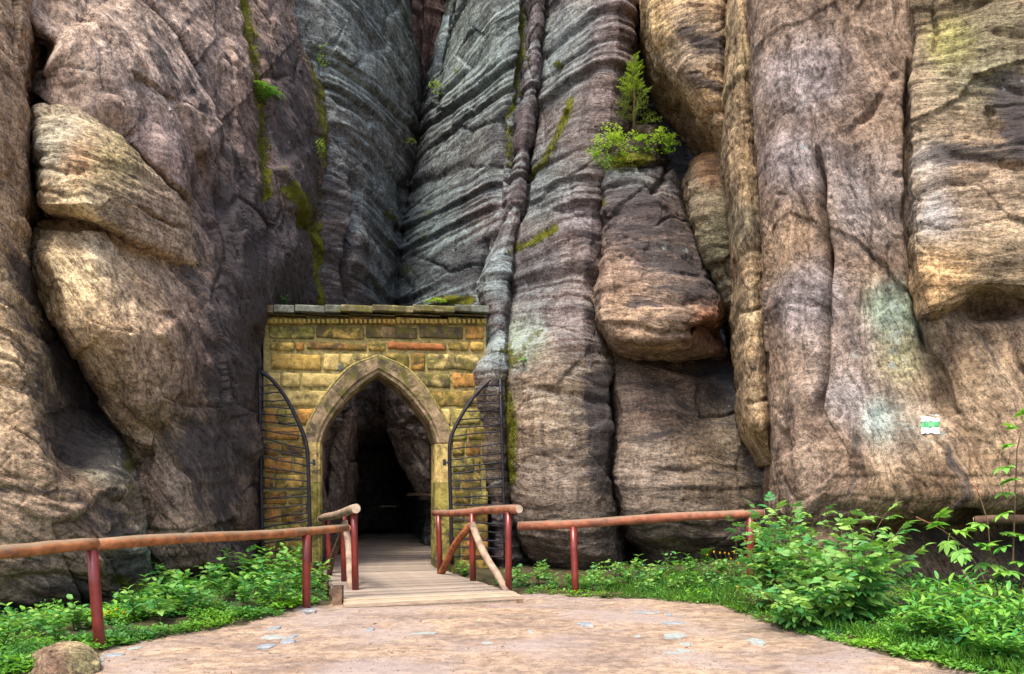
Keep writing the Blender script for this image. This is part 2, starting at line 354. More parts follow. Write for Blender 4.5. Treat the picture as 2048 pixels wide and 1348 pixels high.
def rock(name, label, rows, tint, keys=(), cracks=(), ledges=(), bumps=(), moss=(), lichen=(), stain=(), back=1.6,
         big=(0.16, 0.55), strata=(0.05, 1.7), fine=(0.03, 5.0), grain=(0.05, 25, 3.2, 6.0), pits=0.02, parent=None, cat='rock', step=None, facet=0.11, joint=0.4, lich0=0.0, stain0=0.0, kind=None, up_lichen=0.0):
    st = step or STEP
    C = np.array([[P(c[0], py + (c[2] if len(c) > 2 else 0), c[1]) for c in r] for py, r in rows])      # rows x cols x 3
    l0 = C[:, :1]; r0 = C[:, -1:]
    lb = l0 * ((l0[..., 1:2] + back) / l0[..., 1:2]); rb = r0 * ((r0[..., 1:2] + back) / r0[..., 1:2])
    lb[..., 2] = l0[..., 2]; rb[..., 2] = r0[..., 2]; lb[..., 0] = l0[..., 0] * 0.5 + lb[..., 0] * 0.5 + 0.10; rb[..., 0] = r0[..., 0] * 0.5 + rb[..., 0] * 0.5 - 0.10
    C = np.concatenate([lb, C, rb], axis=1)
    def counts(C, axis, cap):
        D = np.linalg.norm(np.diff(C, axis=axis), axis=2)
        Ym = (np.take(C[..., 1], range(0, C.shape[axis] - 1), axis=axis))
        n = (D * F / Ym / st).max(axis=1 - axis)
        return [int(np.clip(math.ceil(v), 2, cap)) for v in n]
    cu = counts(C, 1, 110); cu[0] = min(cu[0], 14); cu[-1] = min(cu[-1], 14)
    cv = counts(C, 0, 110)
    G = resample(C, cv)                                   # fine rows
    G = resample(np.swapaxes(G, 0, 1), cu); G = np.swapaxes(G, 0, 1)
    nv, nu = G.shape[:2]
    def normals(G):
        du = np.gradient(G, axis=1); dv = np.gradient(G, axis=0)
        n = np.cross(dv, du); return n / np.maximum(np.linalg.norm(n, axis=2, keepdims=True), 1e-9)
    Nn = normals(G)
    px, py = proj(G); X, Y, Z = G[..., 0], G[..., 1], G[..., 2]
    d = 0.45 * big[0] * fbm(X * big[1], Y * big[1], Z * big[1], 3, 0.55)
    wx, wy, wz = (0.10 * pn(X * 1.1 + o_, Y * 1.1, Z * 1.1) for o_ in (0, 21, 43))
    ga = math.radians(grain[1]); gc, gs = math.cos(ga), math.sin(ga)
    H0 = X + 0.6 * Y + wx; fa = H0 * gc - (Z + wz) * gs; fc = H0 * gs + (Z + wz) * gc
    for fq, amp, ca, cc in ((0.85, facet, 0.55, 1.0), (2.6, facet * 0.36, 0.5, 1.0)):
        f1, f2, of, rc = worley(fa * fq * ca + 5, (Y + wy) * fq * 0.5, fc * fq * cc)
        tilt = ((rc[..., 3:6] - 0.5) * of).sum(-1)
        gap = np.exp(-((f2 - f1) / 0.045) ** 2) * (rc[..., 2] > 0.45)
        d = d + amp * ((rc[..., 6] - 0.5) * 0.7 + 1.5 * tilt - joint * gap)
    # cross-bedding: Z warped
    warp = 0.16 * pn(X * 0.22, Y * 0.22, Z * 0.25) + 0.02 * pn(X * 1.7, Y * 1.7, Z * 1.7)
    s = Z + warp
    def saw(t):                                           # rounded ledges: slow rise downwards, sudden undercut
        i = np.floor(t); f = t - i
        return np.where(f < 0.78, sstep(-0.25, 0.78, f) , 1 - sstep(0.78, 1.0, f) * (1 - sstep(-0.25, 0.78, np.zeros(1))[0]))
    t1 = -s * strata[1] + 0.9 * pn(s * 0.8, X * 0.12 + 7, Y * 0.12) + 0.05 * pn(X * 1.4, Y * 1.4, Z * 0.8)
    sf = 1.0 if len(strata) < 3 else 1 - (1 - strata[4]) * sstep(strata[2], strata[3], py)
    am = 0.30 + 0.85 * sstep(-0.5, 0.6, pn(X * 0.4 + 3, Y * 0.4, s * 1.6))
    d = d + strata[0] * sf * 1.5 * (saw(t1) - 0.5) * am + strata[0] * sf * 0.55 * (saw(t1 * 3.1 + 0.3) - 0.5) * am + 0.006 * pn(s * 14, X * 0.5, Y * 0.5 + 5)
    # grain: elongated scalloped furrows at an angle in the face
    ga = math.radians(grain[1]); H = X + 0.6 * Y
    al = H * math.cos(ga) - Z * math.sin(ga); ac = H * math.sin(ga) + Z * math.cos(ga)      # along / across (down-right positive angle)
    aw = ac + 0.16 * pn(X * 0.8, Y * 0.8, Z * 0.8) + 0.05 * pn(X * 2.6, Y * 2.6, Z * 2.6)
    n1 = pn(aw * grain[2], al * grain[2] / grain[3], Y * 0.4); n2 = pn(aw * grain[2] * 2.3 + 9, al * grain[2] * 2.3 / grain[3], Y * 0.6); n3 = pn(aw * grain[2] * 5.1 + 2, al * grain[2] * 5.1 / grain[3], Y * 0.9)
    gr = 1.0 * np.abs(n1) ** 0.65 + 0.5 * np.abs(n2) ** 0.65 + 0.26 * n3        # sharp grooves between rounded ribs
    gmask = sstep(-0.45, 0.45, pn(X * 0.45 + 9, Y * 0.45, Z * 0.45))
    d = d + grain[0] * 1.6 * (gr - 0.55) * (0.30 + 0.70 * gmask)
    cr = pn(aw * 0.75 + 31, al * 0.28, Y * 0.2); cm = sstep(0.05, 0.4, pn(X * 0.6 + 70, Y * 0.6, Z * 0.6)); d = d - 0.10 * np.exp(-(cr / 0.022) ** 2) * cm * (grain[0] > 0.02)
    d = d + fine[0] * fbm(X * fine[1], Y * fine[1], Z * fine[1], 3, 0.6) * 0.6
    if pits:
        cl = sstep(0.15, 0.55, pn(X * 0.7 + 20, Y * 0.7, Z * 0.9)); p_ = pn(X * 5.5 + 40, Y * 5.5, Z * 8.5); d = d - pits * 2.4 * sstep(0.40, 0.8, p_) * cl
    jx = px + 5 * pn(X * 3, Y * 3, Z * 3); jy = py + 5 * pn(X * 3 + 50, Y * 3, Z * 3)
    for poly, depth, w in cracks:
        q, sd, t = polydist(jx, jy, poly); d = d - depth * np.exp(-(q / w) ** 2) * np.clip(np.minimum(t, 1 - t) * 10 + 0.25, 0, 1)
    for poly, amp, decay, *tp in ledges:                   # amp > 0: the left-hand side of the line stands proud
        q, sd, t = polydist(jx, jy, poly); tp = tp[0] if tp else (1.0, 1.0)
        ta = tp[0] + (tp[1] - tp[0]) * t
        sgn = -sd * q
        ta = ta * sstep(0.0, 0.12, t) * sstep(0.0, 0.12, 1 - t)
        d = d + amp * ta * sstep(-3, 3, sgn) * np.exp(-np.clip(sgn, 0, None) / decay)
    for bx, by, rx, ry, amp in bumps:
        d = d + amp * np.exp(-((jx - bx) / rx) ** 2 - ((jy - by) / ry) ** 2)
    G = G + Nn * d[..., None]
    N2 = normals(G)
    # masks
    def mask(lst):
        m = np.zeros(px.shape)
        for it in lst:
            poly, r, a = it
            if len(poly) == 1: q = np.hypot(px - poly[0][0], py - poly[0][1])
            else: q, _, _ = polydist(px, py, poly)
            m = np.maximum(m, a * np.exp(-(q / r) ** 2))
        return m
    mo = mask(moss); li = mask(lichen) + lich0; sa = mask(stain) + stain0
    if up_lichen: li = li + 0.35 * up_lichen * sstep(0.05, 0.6, N2[..., 2])
    base = np.array(lin(*tint)); tc = np.tile(base, (nv, nu, 1)); wsum = np.ones(px.shape)
    acc = tc * 0.6; wsum = wsum * 0.6
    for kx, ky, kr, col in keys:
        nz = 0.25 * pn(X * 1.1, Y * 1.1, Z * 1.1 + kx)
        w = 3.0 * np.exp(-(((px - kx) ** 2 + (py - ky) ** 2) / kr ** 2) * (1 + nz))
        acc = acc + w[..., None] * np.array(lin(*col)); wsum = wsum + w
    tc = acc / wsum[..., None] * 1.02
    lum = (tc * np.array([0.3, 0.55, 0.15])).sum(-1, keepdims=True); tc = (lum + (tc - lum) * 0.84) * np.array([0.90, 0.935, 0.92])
    if up_lichen:
        u = up_lichen * 0.55 * sstep(0.0, 0.6, N2[..., 2] + 0.12 * pn(X * 2, Y * 2, Z * 2))
        tc = tc * (1 - u[..., None]) + u[..., None] * np.array(lin(132, 152, 156)) * 0.95
    gv = np.stack([al / grain[3] * 2.2, Y * 0.35, aw * 2.2], -1) * (grain[2] / 3.2)
    idx = np.arange(nv * nu).reshape(nv, nu)
    Q = np.stack([idx[:-1, :-1], idx[1:, :-1], idx[1:, 1:], idx[:-1, 1:]], -1).reshape(-1, 4)
    # back closure
    Qb = np.stack([idx[:-1, -1], idx[1:, -1], idx[1:, 0], idx[:-1, 0]], -1)
    half = nu // 2
    k = np.arange(half)
    top = np.stack([idx[0, k], idx[0, k + 1], idx[0, nu - 2 - k], idx[0, nu - 1 - k]], -1)[:max(half - 1, 1)]
    bot = np.stack([idx[-1, nu - 1 - k], idx[-1, nu - 2 - k], idx[-1, k + 1], idx[-1, k]], -1)[:max(half - 1, 1)]
    me = mesh_np(name, G.reshape(-1, 3), np.concatenate([Q, Qb, top, bot]))
    attr(me, 'tint', tc.reshape(-1, 3), 'FLOAT_COLOR'); attr(me, 'grain', gv.reshape(-1, 3), 'FLOAT_VECTOR')
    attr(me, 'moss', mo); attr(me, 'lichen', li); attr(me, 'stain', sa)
    o = link(name, me, ROCK, parent)
    tag(o, label, cat, kind=kind)
    fp = G[::2, ::2].reshape(-1, 3); a, b_ = proj(fp)
    SURF.append((a, b_, fp, N2[::2, ::2].reshape(-1, 3), name))
    return o
BOX = {}
def on_rock(px, py, only=None):
    """front-most rock point seen at that pixel, and its normal"""
    best = None
    for a, b, V, Nn, name in SURF:
        if only and not name.startswith(only): continue
        if id(a) not in BOX: BOX[id(a)] = (a.min(), a.max(), b.min(), b.max())
        bx = BOX[id(a)]
        if not (bx[0] - 8 < px < bx[1] + 8 and bx[2] - 8 < py < bx[3] + 8): continue
        q = (a - px) ** 2 + (b - py) ** 2
        near = np.where(q < 60)[0]
        if len(near) == 0: continue
        i = near[np.argmin(V[near, 1])]
        if best is None or V[i, 1] < best[0][1]: best = (V[i], Nn[i])
    return best

# ------------------------------------------------------------------ rock towers
BACKR = dict(big=(0.10, 0.5), strata=(0.078, 1.25), fine=(0.016, 4.0), grain=(0.016, 0, 3.5, 7.0), pits=0, up_lichen=0.75, lich0=0.05, facet=0.07)
FRONTR = dict(big=(0.13, 0.6), strata=(0.022, 1.4), fine=(0.022, 5.0), grain=(0.03, 4, 3.0, 6.0), pits=0.02)

rock('cliff_rock', 'tan sandstone wall at the far left edge with dark hollow above the log rail', [
    (-260, [(-420, 9.2), (-150, 10.2), (-40, 11.0), (30, 11.6), (60, 12.6)]),
    (0, [(-420, 9.2), (-120, 10.0), (-20, 10.9), (40, 11.4), (75, 12.4)]),
    (200, [(-420, 9.2), (-120, 9.8), (-20, 10.4), (40, 11.2), (62, 12.2)]),
    (400, [(-420, 9.1), (-120, 9.7), (-20, 10.3), (45, 11.2), (68, 12.4)]),
    (500, [(-420, 9.0), (-120, 9.6), (-20, 10.2), (35, 10.9), (58, 12.2)]),
    (620, [(-420, 8.9), (-120, 9.5), (0, 10.1), (70, 11.5), (130, 14.0)]),
    (720, [(-420, 8.9), (-110, 9.4), (40, 10.0), (98, 11.7), (190, 14.0)]),
    (820, [(-420, 8.9), (-100, 9.4), (62, 10.0), (112, 11.7), (228, 13.8)]),
    (885, [(-420, 8.9), (-100, 9.3), (78, 9.9), (128, 11.4, 50), (232, 12.3, -6)]),
    (965, [(-420, 8.9), (-80, 9.3), (85, 9.85), (150, 10.4, 20), (248, 11.9, -30)]),
    (1060, [(-420, 8.9), (-80, 9.3), (80, 9.8), (200, 10.4), (270, 11.8)]),
    (1150, [(-420, 9.0), (-60, 9.4), (90, 9.9), (210, 10.5), (286, 12.0)]),
    (1205, [(-420, 9.2), (-60, 9.6), (90, 10.1), (210, 10.8), (292, 12.2)]),
    (1240, [(-420, 9.9), (-60, 10.5), (90, 11.0), (210, 11.4), (285, 12.6)]),
    (1340, [(-420, 10.2), (-60, 10.8), (90, 11.2), (210, 11.6), (285, 12.8)])],
    (172, 142, 112), keys=[(20, 700, 130, (205, 172, 128)), (150, 780, 90, (88, 76, 68)), (120, 1150, 130, (120, 100, 86)), (230, 900, 60, (150, 150, 130)), (10, 150, 120, (165, 132, 104)), (300, 1110, 40, (130, 165, 150))],
    cracks=[([(-40, 960), (60, 990), (160, 1010)], 0.05, 8), ([(0, 1170), (120, 1150), (230, 1180)], 0.06, 12)],
    moss=[([(255, 870), (262, 930)], 22, 0.9), ([(250, 1160), (300, 1190)], 25, 0.7)], lichen=[([(240, 900), (275, 1070)], 18, 0.5), ([(60, 450), (62, 560)], 12, 0.5)],
    stain=[([(110, 560), (150, 700), (180, 880)], 75, 1.1), ([(60, 1210), (250, 1200)], 45, 0.5), ([(225, 950), (255, 1150)], 40, 0.5)], **dict(FRONTR, facet=0.09, joint=0.35, grain=(0.06, 24, 2.0, 5.0), strata=(0.02, 1.2)))  # hollow's dark tint and first mask: real crust deepened with painted shade

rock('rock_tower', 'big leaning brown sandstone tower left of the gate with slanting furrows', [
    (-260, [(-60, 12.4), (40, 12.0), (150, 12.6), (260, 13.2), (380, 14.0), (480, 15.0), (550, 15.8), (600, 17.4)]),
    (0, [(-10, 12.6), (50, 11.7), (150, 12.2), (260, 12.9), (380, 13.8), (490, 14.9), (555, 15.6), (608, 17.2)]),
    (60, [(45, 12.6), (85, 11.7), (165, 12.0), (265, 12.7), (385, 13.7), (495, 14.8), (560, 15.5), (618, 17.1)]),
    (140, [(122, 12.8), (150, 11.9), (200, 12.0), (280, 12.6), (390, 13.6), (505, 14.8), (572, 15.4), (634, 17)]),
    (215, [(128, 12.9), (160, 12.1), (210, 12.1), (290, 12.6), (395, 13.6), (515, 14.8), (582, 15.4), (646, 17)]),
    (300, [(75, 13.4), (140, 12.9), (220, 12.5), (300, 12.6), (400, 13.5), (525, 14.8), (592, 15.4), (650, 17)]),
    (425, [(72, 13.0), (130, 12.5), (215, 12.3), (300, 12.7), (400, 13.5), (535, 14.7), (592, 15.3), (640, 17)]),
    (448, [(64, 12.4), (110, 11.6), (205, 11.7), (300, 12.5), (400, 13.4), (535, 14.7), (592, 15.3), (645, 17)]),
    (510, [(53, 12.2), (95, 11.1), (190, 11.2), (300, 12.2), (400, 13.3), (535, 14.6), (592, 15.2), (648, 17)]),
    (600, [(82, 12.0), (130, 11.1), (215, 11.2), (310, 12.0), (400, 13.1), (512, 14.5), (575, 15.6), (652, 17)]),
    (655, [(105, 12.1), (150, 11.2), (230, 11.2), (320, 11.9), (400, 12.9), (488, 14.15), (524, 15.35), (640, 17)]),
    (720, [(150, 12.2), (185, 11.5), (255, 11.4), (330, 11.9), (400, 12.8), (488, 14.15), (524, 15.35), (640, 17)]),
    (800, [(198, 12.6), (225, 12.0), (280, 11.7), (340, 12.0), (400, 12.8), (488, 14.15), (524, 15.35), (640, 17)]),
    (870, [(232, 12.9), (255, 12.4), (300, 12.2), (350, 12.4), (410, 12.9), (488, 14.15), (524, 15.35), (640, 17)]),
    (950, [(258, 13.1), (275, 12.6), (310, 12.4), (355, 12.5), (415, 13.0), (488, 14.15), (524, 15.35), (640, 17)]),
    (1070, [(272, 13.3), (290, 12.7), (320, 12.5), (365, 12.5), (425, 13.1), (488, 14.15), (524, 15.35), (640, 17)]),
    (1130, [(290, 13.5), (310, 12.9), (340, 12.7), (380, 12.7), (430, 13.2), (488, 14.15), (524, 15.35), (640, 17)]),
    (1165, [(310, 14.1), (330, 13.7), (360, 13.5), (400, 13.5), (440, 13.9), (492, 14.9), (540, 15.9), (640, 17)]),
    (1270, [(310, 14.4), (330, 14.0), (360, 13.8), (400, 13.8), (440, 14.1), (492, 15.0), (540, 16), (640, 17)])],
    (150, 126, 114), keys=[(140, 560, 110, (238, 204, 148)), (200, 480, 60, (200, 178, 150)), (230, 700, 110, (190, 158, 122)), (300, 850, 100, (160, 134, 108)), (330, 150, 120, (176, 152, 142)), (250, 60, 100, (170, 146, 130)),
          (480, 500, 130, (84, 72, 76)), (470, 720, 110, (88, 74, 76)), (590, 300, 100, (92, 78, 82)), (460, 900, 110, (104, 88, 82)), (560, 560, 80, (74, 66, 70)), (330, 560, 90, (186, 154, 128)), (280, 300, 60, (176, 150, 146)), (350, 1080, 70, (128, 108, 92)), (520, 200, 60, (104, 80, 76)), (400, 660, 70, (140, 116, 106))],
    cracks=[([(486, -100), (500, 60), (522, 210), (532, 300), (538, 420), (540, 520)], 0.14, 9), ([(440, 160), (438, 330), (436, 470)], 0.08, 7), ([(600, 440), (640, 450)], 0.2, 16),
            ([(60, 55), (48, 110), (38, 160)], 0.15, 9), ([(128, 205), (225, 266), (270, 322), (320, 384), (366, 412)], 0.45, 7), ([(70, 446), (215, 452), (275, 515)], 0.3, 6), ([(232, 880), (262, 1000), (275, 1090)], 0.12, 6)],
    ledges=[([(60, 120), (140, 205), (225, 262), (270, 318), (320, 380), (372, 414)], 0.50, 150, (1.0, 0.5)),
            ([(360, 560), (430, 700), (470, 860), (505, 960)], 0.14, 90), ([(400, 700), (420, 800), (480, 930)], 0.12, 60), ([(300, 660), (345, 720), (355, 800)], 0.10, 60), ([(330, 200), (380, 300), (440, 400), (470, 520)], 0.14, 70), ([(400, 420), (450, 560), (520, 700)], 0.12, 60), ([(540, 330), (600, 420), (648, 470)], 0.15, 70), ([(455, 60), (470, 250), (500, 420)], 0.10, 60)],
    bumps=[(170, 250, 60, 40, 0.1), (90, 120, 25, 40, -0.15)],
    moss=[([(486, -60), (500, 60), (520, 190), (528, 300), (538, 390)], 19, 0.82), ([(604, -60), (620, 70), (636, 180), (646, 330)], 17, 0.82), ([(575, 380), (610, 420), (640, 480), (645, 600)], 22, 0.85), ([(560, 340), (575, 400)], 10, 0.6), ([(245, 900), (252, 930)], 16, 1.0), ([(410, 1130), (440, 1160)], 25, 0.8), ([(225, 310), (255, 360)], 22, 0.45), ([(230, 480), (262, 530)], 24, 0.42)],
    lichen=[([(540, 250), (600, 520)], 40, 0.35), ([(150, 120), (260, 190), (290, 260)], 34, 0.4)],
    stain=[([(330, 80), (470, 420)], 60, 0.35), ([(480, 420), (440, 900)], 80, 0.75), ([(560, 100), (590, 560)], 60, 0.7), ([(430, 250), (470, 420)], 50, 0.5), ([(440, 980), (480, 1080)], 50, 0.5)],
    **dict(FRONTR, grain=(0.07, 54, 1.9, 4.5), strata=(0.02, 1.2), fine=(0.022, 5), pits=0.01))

rock('boulder', 'tan wedge-shaped boulder under the diagonal crevice at upper left', [
    (206, [(72, 12.5), (82, 12.2), (105, 12.2), (124, 12.3), (142, 12.6)]),
    (220, [(62, 12.3), (76, 11.6), (112, 11.5), (152, 11.7), (186, 12.3)]),
    (262, [(57, 12.2), (72, 11.35), (120, 11.2), (185, 11.45), (236, 12.2)]),
    (320, [(68, 12.1), (82, 11.2), (140, 11.0), (222, 11.4), (284, 12.2)]),
    (370, [(72, 12.0), (86, 11.1), (160, 10.95), (256, 11.6), (328, 12.5)]),
    (408, [(76, 12.0), (90, 11.1), (172, 10.95), (282, 11.8), (372, 12.95)]),
    (426, [(88, 12.1), (104, 11.35), (182, 11.2, 8), (296, 11.95, 60), (385, 13.05, 95)]),
    (438, [(100, 12.8), (120, 12.3), (190, 12.2, 12), (300, 12.9, 80), (385, 13.5, 125)])],
    (188, 164, 132), keys=[(110, 300, 45, (176, 170, 150)), (150, 320, 30, (205, 150, 96)), (120, 410, 50, (214, 186, 140)), (230, 330, 50, (168, 146, 96)), (310, 440, 70, (172, 144, 122))],
    moss=[([(205, 300), (250, 345)], 24, 0.45)], lichen=[([(95, 290), (110, 360)], 30, 0.5)], cracks=[([(60, 330), (130, 345), (180, 340)], 0.05, 6), ([(72, 380), (130, 392)], 0.03, 5)], **dict(FRONTR, facet=0.07, joint=0.3, big=(0.06, 0.8), strata=(0.025, 2.0), grain=(0.03, 6, 4, 5)))

rock('wedged_rock', 'small tan rock wedged in the crack near the top left corner', [
    (118, [(108, 13.0), (125, 12.6), (150, 12.6), (175, 13.0)]),
    (140, [(98, 12.9), (118, 12.3), (150, 12.3), (190, 12.9)]),
    (175, [(84, 12.8), (110, 12.2), (150, 12.3), (185, 12.9)]),
    (200, [(78, 12.9), (105, 12.5), (140, 12.6), (165, 13.0)]),
    (212, [(84, 13.2), (105, 12.9), (135, 12.9), (150, 13.2)])],
    (150, 124, 98), back=0.8, **dict(FRONTR, big=(0.05, 0.8)))

rock('cliff_rock', 'blue-grey banded cliff face above the left half of the gate', [
    (-280, [(540, 16.3), (620, 16.7), (700, 17.6), (765, 18.9), (798, 20.5), (812, 22.5)]),
    (0, [(560, 16.5), (640, 16.8), (700, 17.4), (762, 18.7), (804, 20.3), (822, 22.5)]),
    (150, [(570, 16.6), (645, 16.8), (700, 17.4), (765, 18.6), (818, 20.3), (845, 22.5)]),
    (300, [(580, 16.7), (650, 16.8), (700, 17.3), (752, 18.4), (815, 20.4), (845, 22.5)]),
    (450, [(590, 16.8), (652, 16.8), (708, 17.2), (748, 18.4), (792, 20.2), (835, 22.5)]),
    (600, [(590, 16.9), (650, 16.9), (702, 17.3), (740, 18.3), (778, 20.0), (835, 22.5)]),
    (750, [(590, 17.2), (640, 17.4), (690, 18.2), (738, 19.4), (780, 20.8), (835, 22.5)]),
    (850, [(590, 17.4), (640, 17.6), (685, 18.6), (725, 20.4), (765, 22.0), (835, 24)]),
    (900, [(590, 17.4), (635, 17.8), (678, 19.0), (708, 21.5), (730, 26), (835, 31)]),
    (1000, [(590, 17.4), (632, 17.9), (672, 19.2), (700, 22), (722, 26), (835, 32)]),
    (1200, [(590, 17.4), (632, 17.9), (668, 19.4), (696, 22), (718, 26), (835, 32)])],
    (104, 100, 102), keys=[(720, 80, 110, (122, 128, 128)), (680, 450, 45, (92, 76, 76)), (690, 560, 40, (88, 72, 70)), (760, 420, 50, (96, 104, 108)), (690, 830, 90, (140, 126, 126)), (630, 120, 50, (110, 112, 110)), (770, 560, 40, (100, 108, 112))],
    cracks=[([(708, 340), (718, 380), (716, 440), (698, 490), (690, 540), (702, 610)], 0.30, 9), ([(655, 85), (690, 100)], 0.08, 6), ([(672, 200), (710, 215), (745, 250)], 0.12, 8), ([(640, 90), (655, 220), (650, 350)], 0.12, 9), ([(800, 470), (815, 350)], 0.15, 8)],
    lichen=[([(680, 100), (780, 380)], 60, 0.5), ([(640, 120), (650, 250)], 25, 0.5)], moss=[([(770, 425), (782, 435)], 8, 0.8)], stain=[([(680, 380), (680, 600)], 40, 0.5)], **BACKR)

rock('hanging_rock', 'dark rock mass hanging deep in the notch at the top centre', [
    (-280, [(740, 24.0), (800, 23.2), (850, 23.0), (900, 23.3), (960, 24)]),
    (0, [(770, 24.0), (808, 23.0), (850, 22.9), (890, 23.2), (930, 24)]),
    (110, [(790, 24.0), (815, 23.1), (845, 22.9), (875, 23.3), (905, 24.2)]),
    (200, [(802, 24.2), (818, 23.6), (838, 23.5), (855, 23.8), (870, 24.6)]),
    (240, [(812, 25.0), (820, 24.6), (832, 24.5), (842, 24.8), (850, 25.2)])],
    (118, 92, 88), stain0=0.1, cracks=[([(838, -50), (835, 60), (825, 150)], 0.2, 8)], **dict(BACKR, up_lichen=0.3, grain=(0.06, 80, 3, 5)))
rock('gorge_rock', 'black backstop rock added far behind the gate to shut out the sky', [  # backstop added so no sky shows through the notch
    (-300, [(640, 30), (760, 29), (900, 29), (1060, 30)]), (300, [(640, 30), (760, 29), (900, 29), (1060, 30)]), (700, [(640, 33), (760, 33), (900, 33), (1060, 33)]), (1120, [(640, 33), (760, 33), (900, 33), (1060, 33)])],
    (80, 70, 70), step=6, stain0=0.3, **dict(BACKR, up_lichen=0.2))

rock('cliff_rock', 'blue-green banded cliff face above the right half of the gate', [
    (-280, [(916, 22.5), (932, 20.5), (955, 19.0), (990, 18.0), (1040, 17.4), (1070, 17.6)]),
    (0, [(894, 22.5), (920, 20.5), (948, 19.0), (988, 18.0), (1038, 17.3), (1075, 17.6)]),
    (80, [(880, 22.5), (905, 20.5), (940, 19.0), (986, 17.9), (1034, 17.2), (1075, 17.6)]),
    (150, [(850, 22.5), (880, 20.6), (932, 19.0), (985, 17.8), (1028, 17.2), (1070, 17.6)]),
    (300, [(825, 22.5), (846, 20.7), (912, 19.0), (980, 17.7), (1012, 17.2), (1060, 17.6)]),
    (450, [(792, 22.5), (812, 20.7), (890, 18.9), (975, 17.6), (1000, 17.2), (1050, 17.5)]),
    (600, [(770, 22.5), (792, 20.5), (870, 18.8), (960, 17.5), (992, 17.1), (1050, 17.4)]),
    (740, [(775, 22.5), (802, 20.6), (855, 19.2), (925, 18.0), (985, 17.0), (1050, 17.1)]),
    (830, [(775, 24), (812, 21.5), (850, 19.6), (905, 18.2), (980, 16.9), (1050, 17.0)]),
    (900, [(780, 31), (822, 26), (848, 20.8), (900, 18.3), (980, 16.9), (1050, 16.9)]),
    (1000, [(790, 32), (826, 26), (852, 21), (900, 18.3), (980, 16.9), (1050, 16.9)]),
    (1200, [(790, 32), (828, 26), (854, 21), (900, 18.3), (980, 16.9), (1050, 16.9)])],
    (96, 96, 99), keys=[(950, 100, 90, (112, 124, 124)), (960, 430, 40, (96, 78, 78)), (880, 450, 60, (92, 104, 108)), (860, 560, 60, (84, 92, 98)), (1010, 430, 40, (96, 80, 82)), (940, 550, 45, (78, 74, 80)), (830, 850, 90, (124, 108, 104))],
    cracks=[([(1058, -60), (1050, 110), (1030, 200), (1008, 245), (1000, 330), (996, 420)], 0.28, 9), ([(985, 480), (960, 540), (950, 600)], 0.15, 8), ([(910, 20), (880, 130), (868, 230)], 0.1, 8)],
    moss=[([(1052, 0), (1050, 110), (1030, 200), (1012, 240)], 13, 0.95), ([(1018, 250), (1020, 330)], 9, 0.8), ([(860, 430), (850, 500), (800, 560)], 30, 0.52), ([(905, 130), (930, 160)], 10, 0.6), ([(870, 600), (940, 600)], 14, 0.9)],
    lichen=[([(940, 60), (870, 330)], 70, 0.45)], **BACKR)

rock('passage_roof_rock', 'added black rock keeping skylight out of the passage behind the gate', [  # added lintel, stops skylight leaking down into the passage
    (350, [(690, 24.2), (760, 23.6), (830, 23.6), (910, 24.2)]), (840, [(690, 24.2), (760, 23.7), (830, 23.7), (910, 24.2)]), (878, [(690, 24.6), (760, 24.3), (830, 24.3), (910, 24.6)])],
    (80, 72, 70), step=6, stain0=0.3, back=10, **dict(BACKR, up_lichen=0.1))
rock('rock_shard', 'thin blue-grey slab leaning in the notch below the top edge', [
    (30, [(888, 22.0), (893, 21.4), (900, 21.3), (906, 21.6)]), (90, [(868, 22.0), (875, 21.2), (890, 21.0), (902, 21.3)]),
    (160, [(860, 22.0), (866, 21.3), (878, 21.2), (888, 21.5)]), (230, [(858, 22.2), (862, 21.8), (868, 21.6), (872, 21.8)])],
    (112, 126, 134), back=0.5, **dict(BACKR, strata=(0.03, 1.2), big=(0.03, 0.5)))

